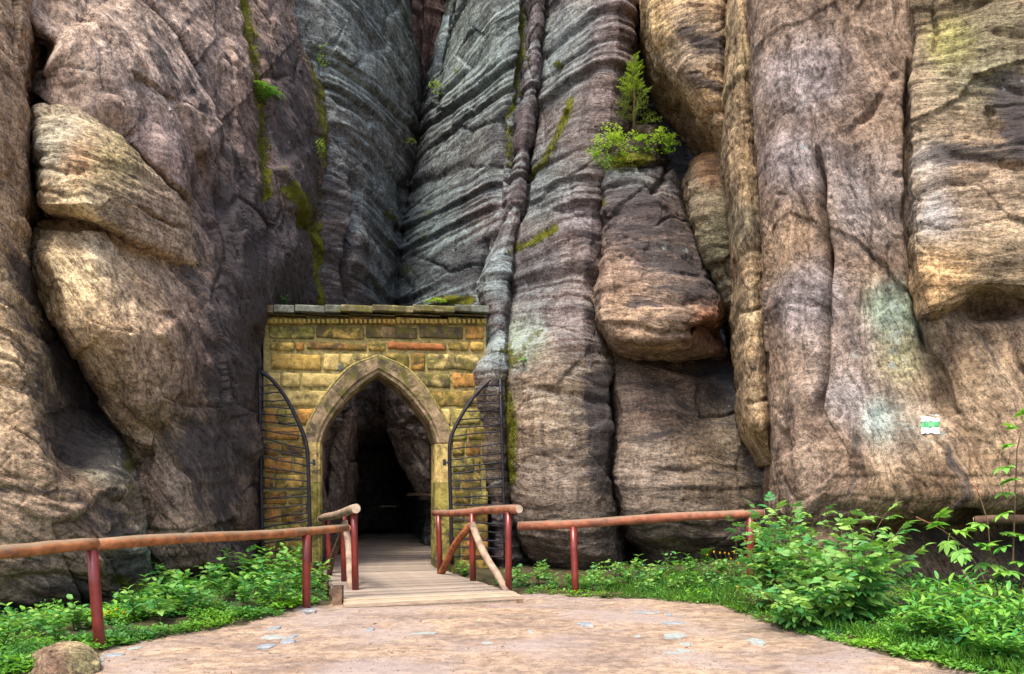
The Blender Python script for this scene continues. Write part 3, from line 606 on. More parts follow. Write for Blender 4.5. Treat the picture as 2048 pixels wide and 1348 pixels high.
rock('rock_spire', 'slim purple-grey pillar squeezed beside the right end of the gate', [
    (-280, [(1055, 17.6), (1062, 17.0), (1078, 16.8), (1092, 16.9), (1102, 17.4)]),
    (0, [(1055, 17.6), (1062, 17.0), (1076, 16.8), (1090, 16.9), (1098, 17.4)]),
    (140, [(1046, 17.6), (1054, 16.9), (1066, 16.7), (1080, 16.8), (1088, 17.4)]),
    (250, [(1034, 17.5), (1040, 16.9), (1052, 16.7), (1064, 16.8), (1072, 17.4)]),
    (340, [(1022, 17.5), (1030, 16.9), (1042, 16.7), (1052, 16.8), (1060, 17.3)]),
    (430, [(1004, 17.4), (1014, 16.8), (1030, 16.6), (1044, 16.7), (1052, 17.2)]),
    (520, [(968, 17.3), (982, 16.6), (1002, 16.4), (1022, 16.5), (1034, 17.0)]),
    (580, [(950, 17.2), (966, 16.4), (990, 16.2), (1012, 16.3), (1026, 16.9)]),
    (640, [(975, 17.0), (982, 16.2), (996, 15.9), (1010, 16.0), (1022, 16.6)]),
    (675, [(974, 16.7), (980, 16.0), (995, 15.75), (1010, 15.8), (1022, 16.5)]),
    (700, [(962, 16.50), (970, 15.80), (990, 15.55), (1010, 15.60), (1024, 16.30)]),
    (740, [(943, 16.40), (952, 15.75), (980, 15.50), (1008, 15.60), (1024, 16.30)]),
    (785, [(943, 16.40), (952, 15.75), (980, 15.50), (1008, 15.60), (1024, 16.30)]),
    (830, [(950, 16.40), (958, 15.85), (980, 15.65), (1008, 15.70), (1024, 16.30)]),
    (920, [(958, 16.40), (966, 15.85), (985, 15.68), (1008, 15.70), (1026, 16.30)]),
    (1000, [(972, 16.40), (980, 15.90), (992, 15.70), (1012, 15.75), (1030, 16.30)]),
    (1080, [(985, 16.40), (992, 15.95), (1002, 15.80), (1020, 15.85), (1036, 16.30)]),
    (1180, [(990, 16.40), (998, 16.00), (1010, 15.90), (1026, 15.90), (1040, 16.30)])],
    (100, 88, 92), keys=[(985, 700, 30, (150, 160, 160)), (960, 780, 40, (116, 100, 90)), (985, 900, 70, (120, 100, 76)), (990, 550, 40, (104, 112, 116))],
    moss=[([(945, 735), (944, 780)], 6, 1.1), ([(960, 590), (985, 610)], 10, 0.5)], lichen=[([(985, 690)], 30, 0.9)], back=0.6, **dict(BACKR, big=(0.05, 0.7), strata=(0.06, 1.4)))

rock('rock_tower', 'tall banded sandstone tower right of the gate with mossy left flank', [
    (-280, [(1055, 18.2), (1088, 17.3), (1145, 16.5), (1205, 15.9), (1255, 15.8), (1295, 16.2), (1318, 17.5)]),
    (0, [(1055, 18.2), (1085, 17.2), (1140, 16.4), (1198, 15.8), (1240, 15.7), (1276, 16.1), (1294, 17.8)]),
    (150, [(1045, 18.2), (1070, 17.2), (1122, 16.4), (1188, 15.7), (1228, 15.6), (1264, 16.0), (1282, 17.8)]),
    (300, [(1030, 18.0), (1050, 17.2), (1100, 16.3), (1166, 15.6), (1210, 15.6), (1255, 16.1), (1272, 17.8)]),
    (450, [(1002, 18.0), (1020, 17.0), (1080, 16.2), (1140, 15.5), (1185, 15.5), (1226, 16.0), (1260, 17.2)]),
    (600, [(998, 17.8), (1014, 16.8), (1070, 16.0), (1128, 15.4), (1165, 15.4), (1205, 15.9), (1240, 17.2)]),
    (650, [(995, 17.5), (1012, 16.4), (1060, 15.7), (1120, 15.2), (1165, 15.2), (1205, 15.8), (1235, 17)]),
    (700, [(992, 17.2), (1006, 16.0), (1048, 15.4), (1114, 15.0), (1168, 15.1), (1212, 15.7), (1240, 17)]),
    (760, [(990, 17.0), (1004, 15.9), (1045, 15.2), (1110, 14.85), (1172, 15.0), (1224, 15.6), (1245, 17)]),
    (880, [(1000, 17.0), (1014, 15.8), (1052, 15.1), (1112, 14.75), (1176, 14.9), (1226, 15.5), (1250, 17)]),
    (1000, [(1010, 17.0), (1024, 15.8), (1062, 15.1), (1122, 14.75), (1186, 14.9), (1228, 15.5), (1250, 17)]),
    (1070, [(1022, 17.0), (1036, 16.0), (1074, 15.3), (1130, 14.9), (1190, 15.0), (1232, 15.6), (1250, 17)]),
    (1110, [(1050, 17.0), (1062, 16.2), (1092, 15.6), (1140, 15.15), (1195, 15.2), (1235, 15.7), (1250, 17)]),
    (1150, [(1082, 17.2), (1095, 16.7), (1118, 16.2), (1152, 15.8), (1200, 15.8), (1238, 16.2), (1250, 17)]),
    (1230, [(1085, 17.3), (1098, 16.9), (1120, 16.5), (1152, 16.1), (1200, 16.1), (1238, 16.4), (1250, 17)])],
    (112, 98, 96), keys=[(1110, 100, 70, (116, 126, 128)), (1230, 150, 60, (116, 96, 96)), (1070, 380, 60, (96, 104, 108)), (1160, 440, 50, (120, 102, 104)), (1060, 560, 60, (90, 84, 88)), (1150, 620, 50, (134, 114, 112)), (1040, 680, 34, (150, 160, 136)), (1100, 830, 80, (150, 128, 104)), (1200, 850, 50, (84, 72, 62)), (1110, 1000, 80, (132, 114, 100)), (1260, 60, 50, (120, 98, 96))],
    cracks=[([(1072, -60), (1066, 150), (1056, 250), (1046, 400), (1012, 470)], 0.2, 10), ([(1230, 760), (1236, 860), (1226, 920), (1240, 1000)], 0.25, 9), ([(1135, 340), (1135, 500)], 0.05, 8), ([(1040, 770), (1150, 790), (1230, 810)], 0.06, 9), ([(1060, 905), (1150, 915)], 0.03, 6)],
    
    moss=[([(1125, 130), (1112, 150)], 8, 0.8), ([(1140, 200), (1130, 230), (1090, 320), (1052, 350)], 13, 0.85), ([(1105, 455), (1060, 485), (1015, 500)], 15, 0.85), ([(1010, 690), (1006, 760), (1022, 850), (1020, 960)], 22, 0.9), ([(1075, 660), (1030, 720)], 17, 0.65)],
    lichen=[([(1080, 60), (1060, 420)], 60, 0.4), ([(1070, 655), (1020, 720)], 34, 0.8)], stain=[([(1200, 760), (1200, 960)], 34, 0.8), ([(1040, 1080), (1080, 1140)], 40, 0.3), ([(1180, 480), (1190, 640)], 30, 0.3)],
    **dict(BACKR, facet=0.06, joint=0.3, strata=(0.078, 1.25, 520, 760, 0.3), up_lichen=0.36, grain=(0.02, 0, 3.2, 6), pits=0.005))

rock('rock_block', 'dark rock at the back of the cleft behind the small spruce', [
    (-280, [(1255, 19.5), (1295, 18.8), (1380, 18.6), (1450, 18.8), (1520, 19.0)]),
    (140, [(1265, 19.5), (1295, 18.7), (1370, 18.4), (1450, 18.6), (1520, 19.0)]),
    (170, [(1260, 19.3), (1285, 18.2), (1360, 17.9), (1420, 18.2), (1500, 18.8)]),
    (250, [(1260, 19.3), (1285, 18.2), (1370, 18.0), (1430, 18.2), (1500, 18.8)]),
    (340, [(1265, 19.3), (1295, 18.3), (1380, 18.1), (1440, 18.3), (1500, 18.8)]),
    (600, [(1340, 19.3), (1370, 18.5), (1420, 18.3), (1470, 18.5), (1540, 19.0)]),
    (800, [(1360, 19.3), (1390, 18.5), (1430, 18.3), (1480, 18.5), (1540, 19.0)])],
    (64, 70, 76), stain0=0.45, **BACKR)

rock('rock_block', 'brown block with an overhanging base carrying the spruce and shrubs', [
    (322, [(1212, 16.7), (1225, 16.2), (1262, 16.0), (1300, 16.1), (1325, 16.4), (1338, 17)]),
    (338, [(1198, 16.5), (1215, 15.7), (1260, 15.4), (1302, 15.5), (1336, 15.9), (1352, 16.9)]),
    (370, [(1196, 16.4), (1214, 15.5), (1262, 15.2), (1308, 15.3), (1350, 15.8), (1368, 16.8)]),
    (430, [(1197, 16.3), (1215, 15.3), (1268, 15.0), (1320, 15.1), (1372, 15.6), (1396, 16.8)]),
    (520, [(1190, 16.3), (1210, 15.2), (1278, 14.8), (1345, 14.9), (1404, 15.4), (1430, 16.6)]),
    (600, [(1180, 16.2), (1200, 15.0), (1280, 14.5), (1368, 14.6), (1434, 15.2), (1456, 16.4)]),
    (640, [(1183, 16.1), (1202, 14.9), (1280, 14.35), (1370, 14.45), (1438, 15.1), (1458, 16.3)]),
    (678, [(1202, 16.1), (1220, 15.0), (1285, 14.45), (1370, 14.55), (1440, 15.3), (1460, 16.4)]),
    (704, [(1216, 16.3), (1236, 15.5), (1290, 15.0), (1370, 15.1), (1440, 15.8), (1462, 16.6)]),
    (716, [(1226, 16.6), (1246, 16.2), (1290, 15.9), (1370, 16.0), (1440, 16.4), (1464, 17)])],
    (122, 104, 96), keys=[(1300, 650, 80, (168, 138, 112)), (1420, 650, 34, (160, 100, 66)), (1250, 420, 50, (104, 92, 94)), (1330, 520, 70, (116, 98, 92)), (1220, 560, 40, (150, 122, 104)), (1340, 350, 40, (96, 92, 96)), (1250, 355, 40, (116, 130, 134))],
    cracks=[([(1345, 290), (1335, 350), (1305, 390)], 0.16, 7), ([(1225, 520), (1222, 620)], 0.04, 6), ([(1250, 600), (1330, 612), (1400, 602)], 0.05, 6), ([(1230, 650), (1330, 668), (1420, 655)], 0.05, 6)],
    bumps=[(1430, 668, 26, 20, -0.7)], stain=[([(1260, 420), (1390, 560)], 70, 0.6), ([(1260, 600), (1420, 600)], 20, 0.5)],
    moss=[([(1200, 380), (1212, 410)], 12, 0.8), ([(1215, 330), (1290, 322)], 18, 0.9), ([(1250, 425), (1310, 420)], 8, 0.5)], lichen=[([(1330, 490)], 10, 0.9), ([(1375, 498)], 9, 0.9), ([(1190, 580), (1185, 620)], 12, 0.6), ([(1320, 340), (1350, 380)], 18, 0.6)], **dict(FRONTR, facet=0.08, joint=0.35, strata=(0.035, 1.6), big=(0.10, 0.8)))

rock('rock_block', 'grey-brown bulging block under the overhang behind the right log rail', [
    (690, [(1205, 16.9), (1228, 16.4), (1290, 16.4), (1380, 17.0), (1460, 17.6), (1570, 17.8)]),
    (742, [(1208, 16.6), (1230, 15.8), (1290, 15.7), (1380, 16.2), (1460, 16.9), (1570, 17.2)]),
    (770, [(1211, 16.6), (1232, 15.6), (1292, 15.4), (1382, 15.7), (1462, 16.2), (1572, 16.6)]),
    (850, [(1224, 16.5), (1245, 15.4), (1300, 15.1), (1390, 15.4), (1470, 15.7), (1580, 16.1)]),
    (950, [(1216, 16.5), (1236, 15.2), (1300, 14.8), (1400, 15.0), (1490, 15.3), (1600, 15.6)]),
    (1020, [(1228, 16.5), (1250, 15.2), (1310, 14.75), (1405, 14.95), (1495, 15.25), (1600, 15.6)]),
    (1075, [(1246, 16.5), (1270, 15.4), (1328, 15.0), (1410, 15.1), (1500, 15.3), (1600, 15.6)]),
    (1112, [(1276, 16.7), (1300, 15.9), (1350, 15.6), (1420, 15.55), (1500, 15.65), (1600, 15.9)]),
    (1200, [(1280, 16.9), (1304, 16.2), (1352, 15.9), (1420, 15.8), (1500, 15.9), (1600, 16.1)])],
    (112, 98, 87), stain0=0.12, keys=[(1310, 780, 60, (130, 106, 92)), (1440, 780, 60, (98, 88, 78)), (1300, 970, 70, (140, 122, 110)), (1450, 930, 70, (128, 110, 92)), (1420, 720, 50, (96, 70, 58))],
    cracks=[([(1405, 760), (1395, 800), (1410, 840)], 0.08, 6), ([(1240, 930), (1330, 950), (1430, 930), (1520, 945)], 0.05, 8), ([(1260, 700), (1300, 720), (1420, 740)], 0.12, 14)], pits=0.03,
    lichen=[([(1470, 790), (1450, 880)], 40, 0.5), ([(1360, 960)], 50, 0.3)], stain=[([(1440, 720), (1520, 900)], 60, 0.45), ([(1290, 1080), (1500, 1060)], 40, 0.4)], facet=0.06, joint=0.3, **{k: v for k, v in dict(FRONTR, strata=(0.02, 1.1)).items() if k != 'pits'})

rock('cleft_rock', 'added black rock stopping the sky leak between the banded tower and the bulging block', [  # added filler, hides the sky that showed between the two rocks
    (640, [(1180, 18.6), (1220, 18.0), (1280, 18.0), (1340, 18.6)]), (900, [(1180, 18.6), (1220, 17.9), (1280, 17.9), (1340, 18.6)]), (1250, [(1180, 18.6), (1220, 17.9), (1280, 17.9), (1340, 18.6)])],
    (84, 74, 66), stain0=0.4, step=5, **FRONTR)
rock('hanging_rock', 'beige wedge of sandstone hanging from the top edge, point downwards', [
    (-280, [(1268, 15.8), (1288, 14.6), (1360, 14.2), (1440, 14.3), (1510, 15)]),
    (0, [(1281, 15.8), (1294, 14.7), (1360, 14.1), (1440, 14.2), (1510, 15)]),
    (70, [(1292, 15.8), (1304, 14.7), (1364, 14.1), (1440, 14.2), (1510, 15)]),
    (140, [(1318, 15.8), (1332, 14.7), (1384, 14.15), (1442, 14.2), (1510, 15)]),
    (200, [(1362, 15.8), (1374, 14.8), (1408, 14.3), (1446, 14.3), (1510, 15)]),
    (250, [(1402, 15.8), (1410, 14.9), (1430, 14.5), (1452, 14.4), (1510, 15)]),
    (295, [(1436, 15.8), (1442, 15.1), (1452, 14.8), (1466, 14.7), (1510, 15)]),
    (330, [(1452, 16), (1457, 15.5), (1462, 15.3), (1472, 15.2), (1510, 15.4)])],
    (186, 154, 116), keys=[(1310, 60, 40, (206, 172, 116)), (1400, 90, 60, (160, 138, 118)), (1420, 200, 40, (176, 146, 108))], stain=[([(1370, 60), (1440, 100)], 26, 0.75), ([(1390, 150), (1440, 180)], 20, 0.65)], **dict(FRONTR, facet=0.06, joint=0.3, big=(0.06, 0.6), strata=(0.03, 1.5), grain=(0.03, -14, 3, 6)))
rock('hanging_rock', 'rounded grey-tan tongue of rock tapering down behind the right cliff edge', [
    (308, [(1404, 16.2), (1412, 15.9), (1428, 15.7), (1442, 15.7), (1480, 16)]),
    (328, [(1380, 16.2), (1390, 15.6), (1420, 15.3), (1450, 15.3), (1510, 15.8)]),
    (365, [(1368, 16.1), (1378, 15.4), (1418, 15.0), (1460, 15.0), (1515, 15.6)]),
    (430, [(1374, 16.1), (1384, 15.3), (1422, 14.9), (1464, 14.9), (1520, 15.6)]),
    (500, [(1392, 16.1), (1401, 15.3), (1434, 14.95), (1470, 15.0), (1525, 15.6)]),
    (580, [(1430, 16.1), (1437, 15.5), (1458, 15.2), (1485, 15.2), (1530, 15.6)]),
    (640, [(1458, 16.1), (1463, 15.7), (1474, 15.4), (1495, 15.4), (1530, 15.7)]),
    (700, [(1476, 16.2), (1480, 15.9), (1488, 15.7), (1500, 15.7), (1530, 15.9)])],
    (134, 120, 96), keys=[(1425, 325, 30, (190, 138, 92)), (1380, 400, 30, (160, 140, 112)), (1450, 480, 50, (106, 100, 76))], moss=[([(1450, 450), (1470, 560)], 20, 0.35)], **dict(FRONTR, facet=0.05, joint=0.3, big=(0.05, 0.6), strata=(0.04, 1.8), grain=(0.03, 0, 3.5, 6)))
rock('rock_spire', 'narrow rounded beige column running down the edge of the right cliff', [
    (-280, [(1448, 14.5), (1460, 13.7), (1480, 13.4), (1505, 13.5), (1540, 14)]),
    (0, [(1452, 14.5), (1462, 13.7), (1483, 13.3), (1508, 13.4), (1545, 14)]),
    (200, [(1446, 14.5), (1457, 13.7), (1480, 13.2), (1504, 13.3), (1545, 14)]),
    (330, [(1446, 14.5), (1458, 13.7), (1482, 13.2), (1510, 13.3), (1550, 14)]),
    (420, [(1460, 14.5), (1470, 13.6), (1492, 13.1), (1516, 13.2), (1555, 13.9)]),
    (520, [(1470, 14.4), (1480, 13.5), (1501, 13.1), (1522, 13.2), (1560, 13.8)]),
    (700, [(1475, 14.4), (1485, 13.4), (1505, 13.0), (1528, 13.1), (1565, 13.7)]),
    (800, [(1484, 14.4), (1494, 13.4), (1512, 13.0), (1532, 13.1), (1568, 13.7)]),
    (860, [(1494, 14.4), (1502, 13.4), (1518, 13.05), (1536, 13.1), (1570, 13.7)]),
    (890, [(1506, 14.4), (1512, 13.6), (1524, 13.3), (1538, 13.2), (1570, 13.8)]),
    (930, [(1526, 14.4), (1530, 14), (1536, 13.7), (1545, 13.6), (1572, 14)])],
    (160, 134, 102), keys=[(1480, 450, 30, (120, 110, 90)), (1500, 640, 40, (176, 150, 112)), (1515, 860, 30, (190, 156, 112)), (1475, 120, 60, (150, 128, 92))],
    cracks=[([(1476, 210), (1474, 300)], 0.06, 5), ([(1480, 625), (1530, 620)], 0.06, 5), ([(1496, 805), (1535, 800)], 0.05, 5)], moss=[([(1505, 60), (1502, 140)], 8, 0.5)], **dict(FRONTR, facet=0.05, joint=0.3, big=(0.05, 0.6), strata=(0.03, 1.5), grain=(0.03, 85, 4, 5)))

_o = [1.0]
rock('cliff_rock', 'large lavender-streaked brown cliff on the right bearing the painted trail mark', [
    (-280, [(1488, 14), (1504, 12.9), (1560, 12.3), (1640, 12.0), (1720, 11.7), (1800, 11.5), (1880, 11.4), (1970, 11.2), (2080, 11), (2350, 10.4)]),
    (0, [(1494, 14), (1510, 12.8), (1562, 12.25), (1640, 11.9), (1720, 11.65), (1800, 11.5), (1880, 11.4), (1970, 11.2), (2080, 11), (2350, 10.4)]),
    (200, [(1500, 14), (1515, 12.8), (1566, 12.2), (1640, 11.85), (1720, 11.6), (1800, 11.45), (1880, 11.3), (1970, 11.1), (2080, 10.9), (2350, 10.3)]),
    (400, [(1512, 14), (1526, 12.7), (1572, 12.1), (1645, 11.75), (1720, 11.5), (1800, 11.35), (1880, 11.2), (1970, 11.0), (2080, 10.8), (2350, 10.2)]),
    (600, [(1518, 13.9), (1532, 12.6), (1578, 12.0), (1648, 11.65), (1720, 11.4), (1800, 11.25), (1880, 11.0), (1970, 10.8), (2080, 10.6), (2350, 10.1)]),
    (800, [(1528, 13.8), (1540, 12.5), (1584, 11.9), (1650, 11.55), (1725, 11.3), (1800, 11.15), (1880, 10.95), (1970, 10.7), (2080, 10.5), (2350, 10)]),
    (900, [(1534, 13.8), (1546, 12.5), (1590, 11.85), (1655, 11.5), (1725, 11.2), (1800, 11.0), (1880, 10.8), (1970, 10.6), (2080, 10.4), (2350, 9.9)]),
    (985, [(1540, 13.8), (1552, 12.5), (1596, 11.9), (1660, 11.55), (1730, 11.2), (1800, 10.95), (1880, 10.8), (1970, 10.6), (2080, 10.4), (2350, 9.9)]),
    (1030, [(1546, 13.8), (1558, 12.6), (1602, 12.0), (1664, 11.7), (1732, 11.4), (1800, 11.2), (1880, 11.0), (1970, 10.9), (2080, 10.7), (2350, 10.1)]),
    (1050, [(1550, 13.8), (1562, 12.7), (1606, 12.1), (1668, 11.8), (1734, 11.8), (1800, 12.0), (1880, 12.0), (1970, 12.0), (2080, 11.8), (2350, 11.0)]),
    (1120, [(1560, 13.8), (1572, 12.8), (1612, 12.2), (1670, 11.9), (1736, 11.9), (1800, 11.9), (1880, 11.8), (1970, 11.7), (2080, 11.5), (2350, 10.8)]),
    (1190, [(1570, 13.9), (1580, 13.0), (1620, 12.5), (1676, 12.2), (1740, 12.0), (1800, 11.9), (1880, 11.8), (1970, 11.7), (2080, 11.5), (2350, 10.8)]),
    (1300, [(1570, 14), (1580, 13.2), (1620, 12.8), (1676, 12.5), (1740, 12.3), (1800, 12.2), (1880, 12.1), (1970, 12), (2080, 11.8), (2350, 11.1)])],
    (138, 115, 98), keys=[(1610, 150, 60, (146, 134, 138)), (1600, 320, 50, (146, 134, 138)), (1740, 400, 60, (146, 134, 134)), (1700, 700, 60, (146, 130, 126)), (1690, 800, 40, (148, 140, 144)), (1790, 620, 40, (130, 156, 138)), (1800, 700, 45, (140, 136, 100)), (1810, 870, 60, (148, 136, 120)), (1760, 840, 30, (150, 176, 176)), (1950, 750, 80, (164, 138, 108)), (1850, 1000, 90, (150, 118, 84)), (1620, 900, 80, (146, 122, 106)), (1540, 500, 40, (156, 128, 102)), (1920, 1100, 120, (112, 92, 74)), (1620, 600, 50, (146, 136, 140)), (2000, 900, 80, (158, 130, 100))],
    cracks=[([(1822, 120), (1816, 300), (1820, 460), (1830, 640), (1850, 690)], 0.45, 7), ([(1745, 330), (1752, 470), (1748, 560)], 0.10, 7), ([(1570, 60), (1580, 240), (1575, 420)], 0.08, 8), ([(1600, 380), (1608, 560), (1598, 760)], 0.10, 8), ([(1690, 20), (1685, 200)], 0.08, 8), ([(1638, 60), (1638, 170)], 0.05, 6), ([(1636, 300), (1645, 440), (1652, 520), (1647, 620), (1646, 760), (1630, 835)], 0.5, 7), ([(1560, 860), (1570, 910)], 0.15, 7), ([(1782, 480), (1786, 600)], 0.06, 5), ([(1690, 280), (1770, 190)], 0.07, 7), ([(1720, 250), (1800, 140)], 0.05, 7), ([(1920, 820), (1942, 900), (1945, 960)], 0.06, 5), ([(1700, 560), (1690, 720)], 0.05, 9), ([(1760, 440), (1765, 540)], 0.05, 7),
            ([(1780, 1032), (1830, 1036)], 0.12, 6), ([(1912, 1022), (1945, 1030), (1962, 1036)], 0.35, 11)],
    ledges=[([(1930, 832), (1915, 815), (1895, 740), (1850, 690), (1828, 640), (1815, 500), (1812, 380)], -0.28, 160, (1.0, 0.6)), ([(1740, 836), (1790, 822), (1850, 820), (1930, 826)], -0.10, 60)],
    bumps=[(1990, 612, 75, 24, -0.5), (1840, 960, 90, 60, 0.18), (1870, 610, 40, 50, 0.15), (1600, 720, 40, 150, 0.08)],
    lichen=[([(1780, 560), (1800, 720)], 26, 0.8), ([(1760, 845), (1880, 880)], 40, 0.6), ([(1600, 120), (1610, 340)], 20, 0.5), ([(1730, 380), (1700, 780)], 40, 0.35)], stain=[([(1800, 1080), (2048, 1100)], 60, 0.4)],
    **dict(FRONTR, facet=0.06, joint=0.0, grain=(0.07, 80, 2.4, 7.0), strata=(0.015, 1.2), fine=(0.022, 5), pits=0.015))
rock('rock_overhang', 'olive-brown upper cliff block at the right edge ending in a drip-edged overhang', [
    (-280, [(1818, 11.90), (1840, 11.20), (1890, 11.02), (1980, 10.82), (2090, 10.62), (2350, 10.02)]),
    (0, [(1819, 11.90), (1825, 11.10), (1892, 10.92), (1980, 10.72), (2090, 10.52), (2350, 10.02)]),
    (120, [(1819, 11.90), (1825, 11.10), (1888, 10.87), (1980, 10.62), (2090, 10.42), (2350, 10.02)]),
    (250, [(1819, 11.90), (1825, 11.05), (1884, 10.82), (1980, 10.62), (2090, 10.42), (2350, 9.92)]),
    (400, [(1819, 11.90), (1825, 11.00), (1880, 10.72), (1980, 10.52), (2090, 10.32), (2350, 9.82)]),
    (520, [(1819, 11.90), (1825, 10.90), (1878, 10.57), (1975, 10.42), (2090, 10.22), (2350, 9.72)]),
    (570, [(1818, 11.60), (1836, 10.90), (1878, 10.52), (1975, 10.47), (2090, 10.22), (2350, 9.72)]),
    (595, [(1826, 11.60, 30), (1842, 10.95, 34), (1878, 10.57, 28), (1970, 10.72, -12), (2090, 10.42, 0), (2350, 9.82, 10)]),
    (602, [(1834, 11.70, 44), (1848, 11.20, 46), (1878, 10.92, 34), (1965, 11.22, -10), (2090, 10.92, 2), (2350, 10.32, 12)]),
    (606, [(1838, 11.90, 46), (1850, 11.60, 46), (1878, 11.20, 32), (1962, 11.50, -8), (2090, 11.20, 4), (2350, 10.82, 12)])],
    (148, 128, 102), keys=[(1910, 80, 40, (150, 146, 70)), (1980, 140, 60, (138, 130, 100)), (1870, 420, 40, (160, 152, 152)), (1870, 570, 50, (186, 146, 96)), (1960, 350, 70, (150, 126, 104)), (2030, 230, 50, (90, 72, 60)), (2000, 60, 60, (128, 116, 86)), (1870, 330, 30, (168, 160, 158))],
    cracks=[([(1868, -40), (1872, 60), (1866, 110)], 0.12, 5), ([(1985, 60), (2060, 75)], 0.05, 7), ([(1890, 150), (1980, 165), (2060, 190)], 0.05, 9), ([(1880, 300), (1960, 320), (2060, 330)], 0.06, 10)],
    moss=[([(1905, 75)], 26, 0.4)], lichen=[([(1890, 140), (2040, 180)], 36, 0.5), ([(1870, 390), (1866, 430)], 24, 0.7)], stain=[([(2020, 190), (2045, 280)], 40, 0.85), ([(1890, 310), (2000, 300)], 25, 0.5)],
    **dict(FRONTR, facet=0.07, joint=0.3, grain=(0.032, 10, 2.4, 5), strata=(0.012, 1.2)))

# rocks inside the passage
rock('passage_rock', 'dark rounded rock standing inside the left of the arch', [
    (800, [(688, 19.4), (696, 19.0), (706, 18.9), (714, 19.3)]), (830, [(668, 19.2), (680, 18.5), (704, 18.4), (718, 19.2)]), (900, [(640, 19.0), (662, 18.2), (696, 18.3), (712, 19.2)]),
    (980, [(630, 18.8), (655, 18.0), (684, 18.2), (700, 19.2)]), (1060, [(625, 18.6), (645, 17.9), (672, 18.1), (688, 19.2)]), (1180, [(620, 18.6), (640, 17.9), (664, 18.1), (678, 19.2)])],
    (128, 110, 100), **dict(FRONTR, big=(0.08, 0.6), grain=(0.05, 60, 3, 5)))
rock('passage_rock', 'dark rock wedge hanging inside the right of the arch', [
    (640, [(740, 20.5), (790, 19.4), (850, 19.0), (900, 19.4)]), (760, [(752, 20.4), (795, 19.3), (850, 18.9), (900, 19.4)]), (860, [(775, 20.4), (808, 19.5), (850, 19.0), (900, 19.4)]),
    (940, [(812, 20.4), (832, 19.8), (858, 19.4), (900, 19.6)]), (1000, [(838, 20.6), (848, 20.2), (864, 19.9), (900, 19.8)])],
    (124, 112, 108), lich0=0.1, **dict(FRONTR, big=(0.08, 0.6), grain=(0.05, 60, 3, 5)))

# ------------------------------------------------------------------ ground
PATH_PX = [(-300, 1420), (60, 1345), (200, 1300), (330, 1275), (430, 1256), (520, 1240), (620, 1214), (690, 1204), (870, 1200), (1050, 1190), (1160, 1194), (1300, 1200), (1440, 1212), (1500, 1236), (1570, 1262), (1750, 1302), (1900, 1336), (2150, 1420)]
PATH = [tuple(P(x, y, EYE * F / (y - HY))[:2]) for x, y in PATH_PX] + [(9, -60), (-9, -60)]
def inside(x, y, poly):
    c = np.zeros(x.shape, bool); n = len(poly)
    for i in range(n):
        (x1, y1), (x2, y2) = poly[i], poly[(i + 1) % n]
        if y1 == y2: continue
        c ^= ((y1 > y) != (y2 > y)) & (x < (x2 - x1) * (y - y1) / (y2 - y1) + x1)
    return c
def pathdist(x, y):
    d = np.full(x.shape, 1e9)
    pts = PATH
    for (x1, y1), (x2, y2) in zip(pts[:-2], pts[1:-1]):
        dx, dy = x2 - x1, y2 - y1; t = np.clip(((x - x1) * dx + (y - y1) * dy) / (dx * dx + dy * dy), 0, 1)
        d = np.minimum(d, np.hypot(x - x1 - t * dx, y - y1 - t * dy))
    return np.where(inside(x, y, pts), -d, d)
DECK_C = [(11.5, -2.28, 0.20), (15.4, -3.44, -1.30), (18.0, -3.9, -1.65), (24.5, -4.7, -1.9)]
def deck_lr(y):
    ys = [c[0] for c in DECK_C]; return np.interp(y, ys, [c[1] for c in DECK_C]), np.interp(y, ys, [c[2] for c in DECK_C])
def deck_z(y): return 0.075 + (y - 11.8) * 0.0165
def ground_z(x, y):
    x = np.asarray(x, float); y = np.asarray(y, float)
    d = pathdist(x, y) + 0.16 * pn(x * 1.8, y * 1.8, 0.3) + 0.06 * pn(x * 6, y * 6, 0.3)
    bank = np.where(x < -1.5, 0.26 - 0.16 * sstep(-3.6, -4.6, x) if False else 0.26 - 0.16 * sstep(3.4, 4.6, -x), 0.08 + 0.18 * sstep(1.5, 4.0, x))
    z = bank * sstep(0.0, 2.2, d) + 0.035 * sstep(-0.02, 0.10, d)
    z = z + 0.018 * fbm(x * 1.3, y * 1.3, 0.0, 3) + 0.012 * np.abs(pn(x * 3.6, y * 3.6, 6.0)) + 0.008 * pn(x * 8, y * 8, 1.0)
    lump = np.exp(-((x + 2.85) / 0.34) ** 2 - ((y - 11.15) / 0.28) ** 2) + 0.7 * np.exp(-((x + 3.4) / 0.5) ** 2 - ((y - 10.3) / 0.25) ** 2)
    z = z + 0.07 * lump
    l, r = deck_lr(y)
    pit = sstep(-0.45, 0.0, np.minimum(x - l, r - x)) * sstep(11.75, 12.0, y)
    z = z * (1 - pit) + pit * (-0.14)
    fade = sstep(35, 60, np.hypot(x, y)); return z * (1 - fade)
gx = np.concatenate([[-500, -200, -90, -45, -25, -16], np.arange(-11, 11.001, 0.055), [16, 25, 45, 90, 200, 500]])
gy = np.concatenate([[-500, -200, -90, -40, -18, -8, -2, 1, 3, 4.5, 5.5], np.arange(6.3, 17.5, 0.05), np.arange(17.6, 34, 0.4), [45, 70, 120, 250, 500]])
XX, YY = np.meshgrid(gx, gy); ZZ = ground_z(XX, YY)
nI = np.arange(XX.size).reshape(XX.shape)
gme = mesh_np('ground', np.stack([XX, YY, ZZ], -1).reshape(-1, 3), np.stack([nI[:-1, :-1], nI[:-1, 1:], nI[1:, 1:], nI[1:, :-1]], -1).reshape(-1, 4))
attr(gme, 'bank', sstep(-0.12, 0.12, pathdist(XX, YY) + 0.16 * pn(XX * 1.8, YY * 1.8, 0.3) + 0.10 * pn(XX * 5, YY * 5, 4.0)))
